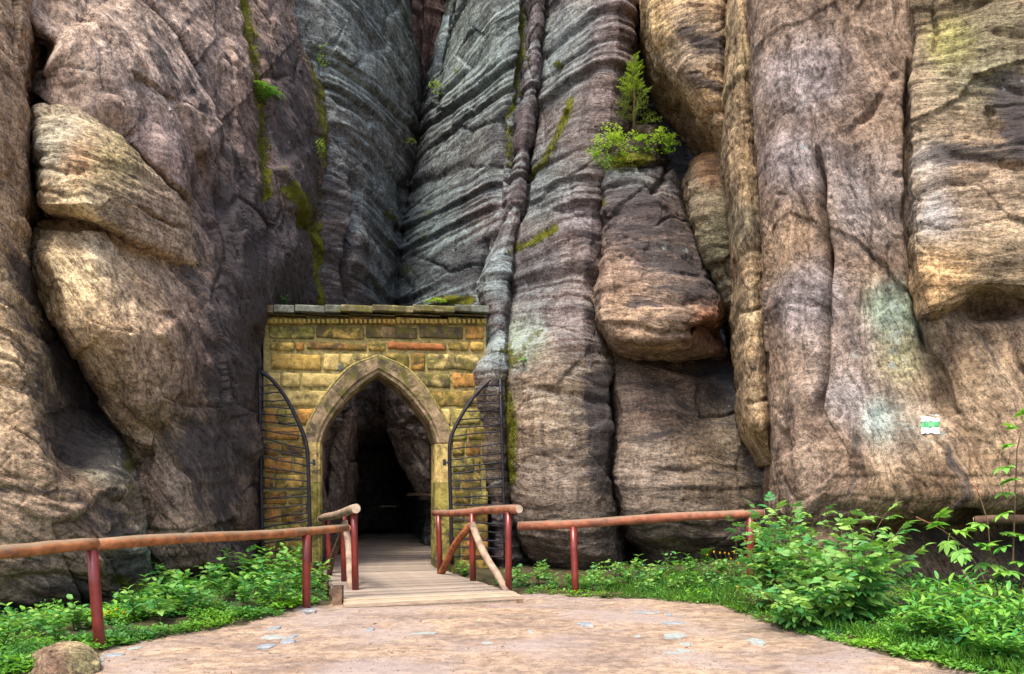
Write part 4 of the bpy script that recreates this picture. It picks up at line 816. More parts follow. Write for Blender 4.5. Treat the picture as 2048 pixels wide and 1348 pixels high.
def ground_material():
    m, nt, b = new_mat('sandy_path'); N = NT(nt); pos = N.pos(); bank = N.attr('bank')
    n1 = N.noise(N.mapping(pos, (0.7, 1.6, 1)), 1.1, 6, 0.66, 0.5); n2 = N.noise(pos, 7, 6, 0.7); n3 = N.noise(pos, 60, 4, 0.6)
    c = N.mix(N.ramp(n1, 0.36, 0.64), (0.37, 0.275, 0.20), (0.215, 0.165, 0.14))
    c = N.mix(N.ramp(N.noise(N.mapping(pos, (0.6, 2.0, 1)), 2.4, 5, 0.7, 0.6), 0.52, 0.68, 0, 0.7), c, (0.27, 0.175, 0.115))
    c = N.mix(N.ramp(n2, 0.34, 0.66), N.mix(1.0, c, (0.66, 0.64, 0.62), 'MULTIPLY'), N.mix(1.0, c, (1.28, 1.26, 1.2), 'MULTIPLY'))
    c = N.mix(N.ramp(N.noise(pos, 0.55, 4, 0.6, 0.4), 0.45, 0.62, 0, 0.75), c, N.mix(n2, (0.27, 0.225, 0.215), (0.36, 0.30, 0.27)))
    c = N.mix(N.ramp(n3, 0.56, 0.70, 0, 0.6), c, (0.19, 0.115, 0.08))
    c = N.mix(N.ramp(N.noise(N.mapping(pos, (0.7, 1.3, 1)), 20, 4, 0.7), 0.60, 0.68, 0, 0.7), c, (0.17, 0.105, 0.07))
    soil = N.mix(n2, (0.035, 0.028, 0.018), (0.085, 0.075, 0.035))
    c = N.mix(N.ramp(N.math('ADD', bank, N.math('MULTIPLY', N.math('SUBTRACT', n2, 0.5), 0.9)), 0.35, 0.75), c, soil)
    N.l.new(c, b.inputs['Base Color']); b.inputs['Roughness'].default_value = 0.95; b.inputs['Specular IOR Level'].default_value = 0.12
    bm = N.bump(n2, 0.8, 0.05); bm = N.bump(n3, 0.8, 0.014, bm); N.l.new(bm, b.inputs['Normal'])
    return m
tag(link('ground', gme, ground_material()), kind='structure')
def gpt(px, py):
    """ground point seen at a pixel"""
    t = EYE * F / max(py - HY, 20)
    for _ in range(25):
        z = float(ground_z(np.array([(px - CX) / F * t]), np.array([t]))[0]); t = t * 0.5 + 0.5 * (EYE - z) * F / max(py - HY, 20)
    return Vector(((px - CX) / F * t, t, z))
def gz(x, y): return float(ground_z(np.array([x]), np.array([y]))[0])
#==PART2==
# ------------------------------------------------------------------ masonry gate
GA = math.radians(12); GY = 15.4; GX = (757 - CX) / F * GY
GU = Vector((math.cos(GA), math.sin(GA), 0)); GN = Vector((-math.sin(GA), math.cos(GA), 0)); G0 = Vector((GX, GY, 0))
def guv(px, py, w=0.0):
    d = Vector(((px - CX) / F, 1, -(py - HY) / F)); o = Vector((0, 0, EYE))
    t = (GN.dot(G0) + w - GN.dot(o)) / GN.dot(d); p = o + d * t
    return (p - G0).dot(GU), p.z
def gworld(u, w, z): return G0 + GU * u + GN * w + Vector((0, 0, z))
gate = empty('stone_gate', G0, GA)
tag(gate, 'yellow sandstone block gateway with a pointed arch and moulded cornice', 'gate')

ZS = guv(757, 886)[1]
UA = guv(757, 800)[0]
ARCPX = {(-1, 1): [(644, 886), (659, 848), (688, 808), (718, 778), (757, 748)], (1, 1): [(871, 886), (857, 850), (829, 810), (798, 778), (757, 748)],
         (-1, 0): [(609, 886), (617, 850), (640, 808), (670, 766), (706, 732), (757, 713)], (1, 0): [(902, 886), (893, 850), (870, 808), (842, 768), (808, 735), (757, 713)]}
ARCP = {}
for k_, pl in ARCPX.items():
    pts = [np.array(guv(*q)) for q in pl]; E = [2 * pts[0] - pts[1]] + pts + [2 * pts[-1] - pts[-2]]; out = []
    for i in range(len(pts) - 1):
        for t in np.arange(8) / 8:
            p0, p1, p2, p3 = E[i:i + 4]; out.append(0.5 * ((2 * p1) + (-p0 + p2) * t + (2 * p0 - 5 * p1 + 4 * p2 - p3) * t * t + (-p0 + 3 * p1 - 3 * p2 + p3) * t ** 3))
    out.append(pts[-1]); out = np.array(out); L_ = np.concatenate([[0], np.cumsum(np.linalg.norm(np.diff(out, axis=0), axis=1))]); ARCP[k_] = (out, L_ / L_[-1])
def arcpt(side, inner, s):
    o_, l_ = ARCP[(side, inner)]; return float(np.interp(s, l_, o_[:, 0])), float(np.interp(s, l_, o_[:, 1]))
UL, UR = guv(527, 800)[0], guv(972, 800)[0]
ZT = guv(700, 632)[1]; WT = 0.75
# mortar core with the opening cut out
def jamb_u(side, inner): return arcpt(side, inner, 0)[0]
core = [(UL, -0.5), (UL, ZT), (UR, ZT), (UR, -0.5)]
hole = [((jamb_u(1, 0) + jamb_u(1, 1)) / 2, -0.5)]
for s in np.linspace(0, 1, 15):
    a = arcpt(1, 0, s); b = arcpt(1, 1, s); hole.append(((a[0] + b[0]) / 2, (a[1] + b[1]) / 2))
for s in np.linspace(1, 0, 15)[1:]:
    a = arcpt(-1, 0, s); b = arcpt(-1, 1, s); hole.append(((a[0] + b[0]) / 2, (a[1] + b[1]) / 2))
hole.append(((jamb_u(-1, 0) + jamb_u(-1, 1)) / 2, -0.5))
ring = core + hole; n = len(ring)
mb = MB(); mb.add([(u, 0.0, z) for u, z in ring] + [(u, WT, z) for u, z in ring],
    [tuple(range(n)), tuple(range(2 * n - 1, n - 1, -1))] + [(i, i + n, (i + 1) % n + n, (i + 1) % n) for i in range(n)])
mb.build('mortar_core', MORTAR, gate)

HUES = {'y': (0.50, 0.345, 0.105), 'c': (0.56, 0.44, 0.19), 'o': (0.47, 0.25, 0.075), 'r': (0.37, 0.15, 0.06), 'v': (0.43, 0.38, 0.12), 'd': (0.33, 0.22, 0.12), 'g': (0.16, 0.18, 0.17), 'm': (0.33, 0.30, 0.17), 'p': (0.36, 0.27, 0.185)}
def paint(me, hue, grime):
    nv = len(me.vertices); h = np.array(HUES[hue]) * RNG.uniform(0.86, 1.12)
    attr(me, 'hue', np.tile(h, (nv, 1)), 'FLOAT_COLOR'); attr(me, 'grime', np.full(nv, grime + 0.02))
def push_out(u, z, pad):
    """keep a block clear of the arch ring"""
    side = -1 if u < UA else 1
    if z > ZS:
        o_ = ARCP[(side, 0)][0]; i = int(np.argmin(((o_ - np.array((u, z))) ** 2).sum(1))); j0, j1 = max(i - 1, 0), min(i + 1, len(o_) - 1)
        tg = o_[j1] - o_[j0]; tg = tg / np.linalg.norm(tg); nm = np.array((-tg[1], tg[0])) if side < 0 else np.array((tg[1], -tg[0]))
        dd = float(((np.array((u, z)) - o_[i]) * nm).sum())
        if dd < pad: q = np.array((u, z)) + nm * (pad - dd); return float(q[0]), float(q[1])
    else:
        ju = jamb_u(side, 0) + side * pad
        if (side < 0 and u > ju) or (side > 0 and u < ju): return ju, z
    return u, z
def block(x0, x1, y0, y1, hue='y', grime=0.0, proud=0.045, name='block', rough=0.010, sunk=False):
    g = 2.0
    u0, z1 = guv(x0 + g / 2, y0 + g / 2); u1, z0 = guv(x1 - g / 2, y1 - g / 2)
    nu, nz = max(5, int((u1 - u0) / 0.055)), max(5, int((z1 - z0) / 0.05))
    sd = random.uniform(0, 99); V = []; e = 0.028
    us = np.concatenate([[u0, u0 + e * 0.4], np.linspace(u0 + e, u1 - e, nu), [u1 - e * 0.4, u1]])
    zs = np.concatenate([[z0, z0 + e * 0.4], np.linspace(z0 + e, z1 - e, nz), [z1 - e * 0.4, z1]])
    A, B = np.meshgrid(us, zs)
    rr = rough * fbm(A * 7 + sd, B * 7, sd, 3, 0.6) + 0.012 * pn(A * 2.5, B * 2.5, sd)
    wob = 0.012 * pn(A * 3.5 + sd, B * 3.5, 2.2); wob2 = 0.012 * pn(A * 3.5, B * 3.5 + sd, 5.2)
    q = np.minimum(np.minimum(A - u0, u1 - A), np.minimum(B - z0, z1 - B))
    prof = np.where(q < 1e-6, -0.6, np.where(q < e * 0.6, 0.45, np.where(q < e * 1.2, 0.85, 1.0)))
    W = -proud * prof - rr * (q > e * 0.5)
    if sunk: W = W + 0.016 * sstep(0.035, 0.05, q)
    corner = (np.minimum(A - u0, u1 - A) < e * 0.6) & (np.minimum(B - z0, z1 - B) < e * 0.6)
    cu, cz = (u0 + u1) / 2, (z0 + z1) / 2
    for j in range(A.shape[0]):
        for i in range(A.shape[1]):
            u, z = A[j, i] + wob[j, i], B[j, i] + wob2[j, i]
            if corner[j, i]: u += 0.012 * np.sign(cu - u); z += 0.012 * np.sign(cz - z)
            u, z = push_out(u, z, 0.035); V.append((u, W[j, i], z))
    idx = np.arange(A.size).reshape(A.shape)
    Q = np.stack([idx[:-1, :-1], idx[:-1, 1:], idx[1:, 1:], idx[1:, :-1]], -1).reshape(-1, 4)
    me = mesh_np(name, np.array(V), Q); paint(me, hue, grime)
    return link(name, me, BLOCK, gate)
# courses, read from the photograph (x0, x1, hue, grime)
COURSES = [
    (650, 681, [(536, 630, 'v', .5), (631, 729, 'y', .45), (730, 836, 'd', .55), (837, 928, 'd', .6), (929, 968, 'o', .2)], True),
    (682, 704, [(538, 590, 'y', .3), (591, 610, 'o', .1), (611, 735, 'o', .45), (736, 773, 'y', .4), (774, 894, 'r', .2), (895, 938, 'y', .3), (939, 968, 'y', 0)], False),
    (705, 743, [(541, 644, 'y', .1), (645, 680, 'c', 0), (681, 745, 'c', .35), (770, 819, 'y', .5), (820, 852, 'o', .45), (853, 962, 'c', .45)], False),
    (744, 777, [(533, 561, 'c', .1), (562, 601, 'c', .2), (602, 690, 'c', .1), (815, 902, 'c', .6), (903, 962, 'o', .35)], False),
    (778, 815, [(530, 660, 'c', .15), (845, 962, 'y', .45)], False),
    (816, 851, [(527, 553, 'o', .1), (554, 592, 'v', .3), (593, 640, 'o', .25), (870, 903, 'c', .1), (904, 962, 'v', .35)], False),
    (852, 882, [(527, 600, 'o', .25), (601, 620, 'y', .2), (893, 935, 'v', .3), (936, 975, 'y', .3)], False)]
yy = 883; k = 0
for hgt in (31, 34, 33, 30, 36, 34, 38, 40):
    sL = [560, 585, 548, 575][k % 4]; sR = [930, 950, 922, 942][k % 4]
    COURSES.append((yy, yy + hgt - 1, [(526, sL, random.choice('oyov'), .35), (sL + 1, 622, random.choice('yoyc'), .35 + .02 * k), (890, sR, random.choice('vyv'), .45), (sR + 1, 962 if yy < 950 else 978, random.choice('yvo'), .4)], False))
    yy += hgt; k += 1
for y0, y1, items, sunk in COURSES:
    for x0, x1, hue, gr in items: block(x0, x1, y0, y1, hue, gr, proud=random.uniform(0.03, 0.05), sunk=sunk)
block(671, 694, 726, 744, 'g', 0.1, 0.03)
# cornice
def prism(name, x0, x1, y0, y1, w0, w1, hue, grime, mat=BLOCK, ch=0.02, slope=0.0):
    u0, z1 = guv(x0, y0, w0); u1, z0 = guv(x1, y1, w0)
    nseg = max(2, int((u1 - u0) / 0.12)); V = []; Fs = []
    prof = [(w0 + ch, z0), (w0, z0 + ch * .7), (w0, z1 - ch), (w0 + ch, z1 - 0.003), (w1, z1 + slope), (w1, z0)]
    m = len(prof); sd = random.uniform(0, 50)
    for i in range(nseg + 1):
        u = u0 + (u1 - u0) * i / nseg
        for w, z in prof:
            j = 0.008 * pn(np.array([u * 3 + sd]), z * 9, w * 5)[0]; inset = 0.008 if i in (0, nseg) and w < w0 + 0.05 else 0
            V.append((u, w + j + inset, z + j * 0.6))
    for i in range(nseg):
        for q in range(m): Fs.append((i * m + q, (i + 1) * m + q, (i + 1) * m + (q + 1) % m, i * m + (q + 1) % m))
    Fs.append(tuple(range(m))); Fs.append(tuple(nseg * m + q for q in range(m - 1, -1, -1)))
    me = MB().add(V, Fs).mesh(name); paint(me, hue, grime); return link(name, me, mat, gate)
for x0, x1, hue, gr in [(525, 546, 'p', .4), (547.5, 588, 'g', .15), (590, 649, 'g', .1), (650.5, 681, 'g', .2), (682, 744.5, 'm', .4), (745, 826.5, 'm', .45), (827, 909.5, 'm', .45), (910.5, 978, 'g', .2)]:
    prism('cornice_slab', x0, x1, 608, 625, -0.24, WT + 0.05, hue, gr, slope=0.05)
for x0, x1 in [(531, 612), (613, 698), (699, 790), (791, 880), (881, 974)]:
    prism('cornice_moulding', x0, x1, 626, 632, -0.15, WT, 'd', .6)
for x0, x1, hue in [(534, 560, 'y'), (561, 620, 'y'), (621, 698, 'v'), (699, 791, 'o'), (792, 896, 'y'), (897, 973, 'v')]:
    prism('frieze_stone', x0, x1, 633, 649, -0.065, 0.3, hue, .35)
d_me = None
for i in range(46):
    x = 540 + i * 9.4
    if x > 968: break
    u0, z1 = guv(x, 638.5, -0.1); u1, z0 = guv(x + 5.4, 647, -0.1)
    if d_me is None:
        d_me = MB().box((0, 0, 0), (u1 - u0, 0.05, z1 - z0)).mesh('dentil'); paint(d_me, 'y', 0.3)
    o = link('dentil', d_me, BLOCK, gate); o.location = ((u0 + u1) / 2, -0.088, (z0 + z1) / 2)
# arch ring
ASEC = [(1.0, 0.12), (1.0, -0.045), (0.92, -0.062), (0.34, -0.062), (0.26, -0.03), (0.12, -0.03), (0.0, 0.05), (0.0, 0.72), (0.5, 0.72)]
def ring_piece(name, pts, hue, grime):
    """pts: list of ((u,z) inner, (u,z) outer)"""
    V = []; m = len(ASEC); Fs = []
    sd = random.uniform(0, 40)
    for (ui, zi), (uo, zo) in pts:
        for t, w in ASEC:
            j = 0.006 * pn(np.array([ui * 6 + sd]), zi * 6, t * 7 + w * 5)[0]
            V.append((ui + (uo - ui) * t + j, w + j, zi + (zo - zi) * t))
    for i in range(len(pts) - 1):
        for q in range(m): Fs.append((i * m + q, i * m + (q + 1) % m, (i + 1) * m + (q + 1) % m, (i + 1) * m + q))
    Fs.append(tuple(range(m - 1, -1, -1))); Fs.append(tuple((len(pts) - 1) * m + q for q in range(m)))
    me = MB().add(V, Fs).mesh(name); bm = bmesh.new(); bm.from_mesh(me); bmesh.ops.recalc_face_normals(bm, faces=bm.faces); bm.to_mesh(me); bm.free()
    paint(me, hue, grime); return link(name, me, BLOCK, gate)
for side in (-1, 1):
    for s0, s1, hue, gr in ((0.0, 0.52, 'p', .3), (0.52, 1.0, 'p', .4)):
        ring_piece('arch_stone', [(arcpt(side, 1, s), arcpt(side, 0, s)) for s in np.linspace(s0 + 0.002, s1 - 0.002 * (s1 < 1), 15)], hue, gr)
    ji, jo = jamb_u(side, 1), jamb_u(side, 0)
    zl = [ZS, guv(757, 965)[1], guv(757, 1050)[1], guv(757, 1122)[1], -0.3]
    for a, b, hue, gr in zip(zl[:-1], zl[1:], 'cvvd', (.15, .3, .35, .5)):
        ring_piece('jamb_stone', [((ji, z), (jo - side * 0.02, z)) for z in np.linspace(b + 0.003, a - 0.003, 4)], hue, gr)
    mb = MB(); mb.tube([(arcpt(side, 0, s)[0] + side * 0.012, -0.03, arcpt(side, 0, s)[1] + 0.008) for s in np.linspace(0, 1, 16)], 0.028, 7)
    o = mb.build('mortar_fillet', MORTAR, gate, True)

# ------------------------------------------------------------------ wrought iron leaves, folded back against the wall
LW = -0.33
def lpt(px, py, w=LW): u, z = guv(px, py, w); return Vector((u, w, z))
def squiggle(mb, a, b, s0, s1, amp):
    """row of small forged letters standing on a bar"""
    s = s0; d = b - a; up = Vector((0, 0, 1))
    step = 0.012 / d.length
    pts = []; ph = random.uniform(0, 6); i = 0
    while s < s1:
        if i % 9 == 8:
            if len(pts) > 2: mb.tube(pts, 0.0045, 4, False)
            pts = []; s += step * 1.3
        hgt = amp * (0.55 + 0.45 * math.sin(i * 2.1 + ph)) * random.choice((0.55, 0.8, 1.0, 1.5 if random.random() < 0.2 else 0.9))
        pts.append(a + d * s + up * (0.006 + (hgt if i % 2 else 0.003))); i += 1; s += step
    if len(pts) > 2: mb.tube(pts, 0.0045, 4, False)
def iron_leaf(name, label, post, curve, bars, script, hingeside):
    root = empty(name, gworld(*guv(*post[-1], LW)[:1], LW, 0), GA); tag(root, label, 'gate leaf', 'iron gate leaves')
    off = (root.location - G0).dot(GU)
    sh = lambda p: Vector((p.x - off, p.y - LW, p.z))
    mb = MB(); mb.tube([sh(lpt(*p)) for p in post], 0.031, 8); mb.build('outer_stile', IRON, root, True)
    mb = MB(); cp = [sh(lpt(*p)) for p in curve]
    fine_ = []
    for i in range(len(cp) - 1):
        p0, p1, p2, p3 = cp[max(i - 1, 0)], cp[i], cp[i + 1], cp[min(i + 2, len(cp) - 1)]
        for t in (0, .25, .5, .75): fine_.append(0.5 * ((2 * p1) + (p2 - p0) * t + (2 * p0 - 5 * p1 + 4 * p2 - p3) * t * t + (3 * p1 - p0 - 3 * p2 + p3) * t ** 3))
    fine_.append(cp[-1]); mb.tube(fine_, 0.034, 8); mb.build('curved_stile', IRON, root, True)
    for k, (a, b, split) in enumerate(bars):
        A, B = sh(lpt(*a)), sh(lpt(*b)); mb = MB(); m = 9; pts = []; ph = random.uniform(0, 6)
        for i in range(m + 1):
            t = i / m; p = A.lerp(B, t); p.z += 0.012 * math.sin(t * 5 + ph) * math.sin(math.pi * t); p.y += 0.01 * math.sin(t * 3 + ph); pts.append(p)
        mb.tube(pts, 0.014, 6)
        if split:                                             # a forked branch
            s, dz = split; S = A.lerp(B, s); E = B + Vector((0, 0, dz)); mb.tube([S, S.lerp(E, .5) + Vector((0, -.01, dz * -0.15)), E], 0.008, 5)
        for q in (A, B): mb.tube([q + Vector((-0.02 , 0, 0)), q + Vector((0.02, 0, 0))], 0.034, 8)
        mb.build('bar', IRON, root, True)
        if k in script:
            mb = MB(); squiggle(mb, A, B, *script[k]); mb.build('lettering', IRON, root)
    hp = sh(lpt(*hingeside[0])); he = sh(lpt(*hingeside[1]))
    mb = MB(); mb.tube([hp, he], 0.022, 6); mb.box(he, (0.05, 0.03, 0.11)); mb.tube([he + Vector((0, 0, -0.02)), he + Vector((0, 0.14, -0.02))], 0.015, 6); mb.build('hinge', IRON, root)
    return root
Lpost = [(519, 742), (520, 850), (522, 950), (524, 1050), (526, 1128)]
Lcurve = [(521, 743), (541, 757), (562, 781), (581, 812), (597, 845), (609, 875), (615, 905), (617, 960), (619, 1030), (620, 1128)]
def on_curve(c, y):
    for (x0, y0), (x1, y1) in zip(c[:-1], c[1:]):
        if y0 <= y <= y1: return x0 + (x1 - x0) * (y - y0) / max(y1 - y0, 1)
    return c[-1][0]
Lbars = []
for yl, yr, sp in [(772, 770, None), (787, 785, None), (802, 800, None), (813, 817, None), (828, 834, (.35, .06)), (843, 851, (.4, .05)), (859, 873, (.3, .10)), (875, 898, None), (892, 918, (.35, .12)), (912, 932, None), (934, 948, None), (955, 963, None), (976, 978, None), (997, 993, (.15, .07)), (1018, 1008, None), (1040, 1024, (.2, .08)), (1056, 1040, (.3, .05)), (1072, 1056, None), (1088, 1074, (.3, .06)), (1104, 1094, None), (1118, 1112, None)]:
    Lbars.append(((520 + (yl - 742) * 0.016, yl), (on_curve(Lcurve, yr), yr), sp))
iron_leaf('iron_gate_leaf', 'black wrought-iron half-arch gate leaf folded against the wall left of the arch', Lpost, Lcurve, Lbars,
    {8: (.15, .8, .05), 9: (.10, .75, .05), 10: (.08, .55, .05), 11: (.06, .75, .055), 12: (.05, .95, .05), 14: (.08, .5, .05)}, ((616, 925), (628, 925)))
Rpost = [(1000, 745), (1003, 850), (1006, 950), (1009, 1050), (1011, 1128)]
Rcurve = [(1000, 747), (978, 762), (952, 788), (933, 814), (915, 845), (903, 872), (899, 900), (900, 960), (902, 1030), (905, 1128)]
Rbars = []
for yl, yr, sp in [(770, 771, None), (789, 790, None), (806, 806, None), (822, 822, (.3, .05)), (840, 834, None), (856, 848, (.3, -.04)), (873, 862, None), (899, 886, None), (920, 906, None), (934, 924, None), (948, 936, None), (962, 956, None), (977, 974, None), (993, 993, (.1, -.1)), (1008, 1012, (.1, -.08)), (1036, 1050, (.1, -.06)), (1056, 1068, None), (1076, 1082, (.2, -.05)), (1094, 1098, None), (1112, 1114, None)]:
    Rbars.append(((on_curve(Rcurve, yl), yl), (1001 + (yr - 745) * 0.026, yr), sp))
iron_leaf('iron_gate_leaf', 'black wrought-iron half-arch gate leaf folded back on the right of the arch', Rpost, Rcurve, Rbars,
    {7: (.2, .6, .045), 8: (.4, .9, .045), 10: (.2, .9, .05), 11: (.5, .95, .045), 12: (.35, .95, .05), 14: (.4, .9, .06)}, ((902, 925), (889, 925)))

# ------------------------------------------------------------------ boardwalk
LE = [(-2.18, 11.18), (-3.40, 15.1), (-3.95, 18.5), (-4.75, 25.0)]
RE = [(0.17, 12.08), (-1.40, 15.62), (-1.72, 18.8), (-2.0, 25.0)]
walk = empty('boardwalk', (-1.0, 11.7, 0)); tag(walk, 'worn plank boardwalk leading through the arch', 'boardwalk')
wl_ = Vector(walk.location)
SEG = [26, 20, 36]
cnt = 0
for sgi, ns in enumerate(SEG):
    for i in range(ns):
        def ep(E, t): a, b = Vector((*E[sgi], 0)), Vector((*E[sgi + 1], 0)); return a.lerp(b, t)
        t0, t1 = i / ns, (i + 1) / ns
        l0, l1, r0, r1 = ep(LE, t0), ep(LE, t1), ep(RE, t0), ep(RE, t1)
        gap = 0.035; jl = random.uniform(-0.03, 0.03); jr = random.uniform(-0.03, 0.03)
        a, b, c, d = l0.lerp(l1, gap), r0.lerp(r1, gap), r0.lerp(r1, 1 - gap), l0.lerp(l1, 1 - gap)
        ax = (b - a).normalized(); a = a - ax * jl; d = d - ax * jl; b = b + ax * jr; c = c + ax * jr
        dz = random.uniform(-0.004, 0.004); V = []
        org = (a + b) / 2; org.z = deck_z(org.y)
        for th in (0, -0.05):
            for p in (a, b, c, d):
                V.append(Vector((p.x, p.y, deck_z(org.y) + dz + th + random.uniform(-.002, .002))))
        rz = math.atan2(ax.y, ax.x); R = Matrix.Rotation(-rz, 3, 'Z')
        V = [R @ (v - org) for v in V]
        mb = MB().add(V, [(0, 1, 2, 3), (7, 6, 5, 4), (0, 4, 5, 1), (1, 5, 6, 2), (2, 6, 7, 3), (3, 7, 4, 0)])
        o = mb.build('plank', NEWPLANK if cnt < 3 else DECK, walk); o.location = org - wl_; o.rotation_euler = (0, 0, rz); cnt += 1
for E in (LE, RE):
    for s in range(3):
        a = Vector((*E[s], deck_z(E[s][1]) - 0.135)); b = Vector((*E[s + 1], deck_z(E[s + 1][1]) - 0.135)); d = (b - a); L = d.length; d.normalize(); c = d.cross(Vector((0, 0, 1)))
        mb = MB().box((a + b) / 2 - wl_ + c * (0.06 if E is RE else -0.06) * -1, (L, 0.10, 0.155), (d, c, d.cross(c) * -1)); mb.build('stringer', BEAM, walk)
a, b = Vector((*LE[0], 0)), Vector((*RE[0], 0)); d = (b - a); L = d.length; d.normalize(); c = d.cross(Vector((0, 0, 1)))
MB().box((a + b) / 2 - wl_ + Vector((0, 0, deck_z(11.6) - 0.115)) + c * -0.05, (L, 0.07, 0.12), (d, c, Vector((0, 0, 1)))).build('front_beam', NEWPLANK, walk)
MB().box(P(676, 1190, 11.6) - np.array(wl_) + np.array([0, 0, -0.02]), (0.13, 0.13, 0.30)).build('support_post', BEAM, walk)

def log(mb, a, b, r0, r1, seg=9, n=12, wob=0.012):
    a, b = Vector(a), Vector(b); pts = []; ph = random.uniform(0, 6)
    for i in range(seg + 1):
        t = i / seg; p = a.lerp(b, t); p.z += wob * math.sin(t * 7 + ph); p.x += wob * math.sin(t * 5 + 2 * ph); pts.append(p)
    rr = [(r0 + (r1 - r0) * i / seg) * (1 + random.uniform(-.05, .05)) for i in range(seg + 1)]
    rr[0] *= 0.95; rr[-1] *= 0.95
    return mb.tube(pts, rr, n, True, 0.03)
def railing(name, label, base, logs, posts, braces=(), mat=LOGRED):
    base = Vector([float(c) for c in base]); root = empty(name, base); tag(root, label, 'railing')
    for a, b, r0, r1, *mm in logs:
        A, B = Vector([float(c) for c in a]) - base, Vector([float(c) for c in b]) - base
        o = log(MB(), A, B, r0, r1, 12).build('log_rail', mm[0] if mm else mat, root, True)
        dd = (B - A).normalized()
        for e, sg, rr in ((A, -1, r0), (B, 1, r1)):
            MB().tube([e + dd * sg * 0.001, e + dd * sg * 0.006], rr * 0.93, 12).build('sawn_end', CUTWOOD, o)
    for a, b, r in posts:
        A, B = Vector([float(c) for c in a]) - base, Vector([float(c) for c in b]) - base
        MB().tube([A, A.lerp(B, .4), A.lerp(B, .7), B], [r * 1.04, r, r, r], 14).build('post', RUST, root, True)
    for a, b, r, m in braces:
        A, B = Vector([float(c) for c in a]) - base, Vector([float(c) for c in b]) - base
        log(MB(), A, B, r, r * 0.95, 8, 10, 0.02).build('brace', m, root, True)
    return root
p1, p2 = gpt(203, 1296), gpt(613, 1214)
t1, t2 = P(184, 1090, p1.y), P(613, 1061, p2.y)
dv = (np.array(t2) - np.array(t1)); dv[2] = 0
t1 = np.array((t1[0], p1.y, EYE - (1090 - HY) / F * p1.y)); t2 = np.array((t2[0], p2.y, EYE - (1062 - HY) / F * p2.y))
e2 = t2 + (t2 - t1) * 0.27; e0 = t1 - (t2 - t1) * 0.62
railing('log_railing', 'orange log railing on red posts along the left of the path', p1,
    [(e0, t1 + (t2 - t1) * 0.012, 0.066, 0.062), (t1 + (t2 - t1) * 0.016, e2, 0.061, 0.055)],
    [(p1 - Vector((0, 0, .2)), t1 - np.array((0, 0, .05)), 0.054), (p2 - Vector((0, 0, .2)), t2 - np.array((0, 0, .045)), 0.054)])
q1 = gpt(1152, 1186); q2 = gpt(1502, 1140); q2 = Vector(((1502 - CX) / F * 12.2, 12.2, gz((1502 - CX) / F * 12.2, 12.2)))
a, b = P(1038, 1052, 12.95), P(1528, 1026, 12.15)
def onl(px): t = (px - 1038) / 490; return np.array(a) + (np.array(b) - np.array(a)) * t
railing('log_railing', 'red-brown log railing right of the boardwalk in front of the bulging block', q1,
    [(a, b, 0.068, 0.062, LOGRB)], [(q1 - Vector((0, 0, .2)), onl(1152) - np.array((0, 0, .05)), 0.054), (q2 - Vector((0, 0, .2)), onl(1502) - np.array((0, 0, .05)), 0.054)])
s1 = P(1948, 1043, 9.7); s2 = P(2260, 1030, 9.0)
railing('log_railing', 'dark rough log railing cut off by the right edge', (s2[0], s2[1], gz(s2[0], s2[1])), [(s1, s2, 0.052, 0.055, DARKLOG)], [((P(2230, 1300, 9.05)[0], 9.05, -0.1), P(2230, 1034, 9.05), 0.054)])
def dp(px, y): return np.array(((px - CX) / F * y, y, deck_z(y) - 0.04))
railing('bridge_railing', 'short railing with grey log on the left side of the boardwalk', dp(711, 12.6), [(P(712, 1018, 12.35), P(640, 1038, 15.0), 0.068, 0.06, LOGGREY)],
    [(dp(711, 12.6), P(708, 1026, 12.6), 0.05), (dp(688, 13.6), P(687, 1032, 13.6), 0.045), (dp(660, 14.7), P(655, 1040, 14.7), 0.045)],
    [(dp(706, 12.75), P(689, 1042, 13.4), 0.055, LOGGREY), (dp(658, 14.5), P(686, 1046, 13.5), 0.05, DARKLOG)])
railing('bridge_railing', 'short railing with crossed braces on the right side of the boardwalk', dp(1017, 12.65), [(P(870, 1027, 15.2), P(1038, 1018, 12.4), 0.062, 0.066, LOGRB)],
    [(dp(1017, 12.65), P(1017, 1024, 12.65), 0.05), (dp(946, 13.75), P(944, 1027, 13.75), 0.05), (dp(880, 14.95), P(877, 1031, 14.95), 0.048)],
    [(dp(876, 14.8), P(940, 1048, 13.65), 0.062, BARK), (dp(1010, 12.6), P(944, 1050, 13.55), 0.058, LOGGREY)])
for (ax_, bx_, lab, px0, px1) in ((0, 0, 'pale handrail far inside the dark passage', 815, 862),):
    A, B = P(px0, 989, 21.0), P(900, 991, 19.0); M_ = P(878, 991, 19.6)
    railing('log_railing', lab, (M_[0], M_[1], deck_z(19.6)), [(A, B, 0.035, 0.035, LOGGREY)], [((M_[0], M_[1], deck_z(19.6) - .2), M_, 0.03)])

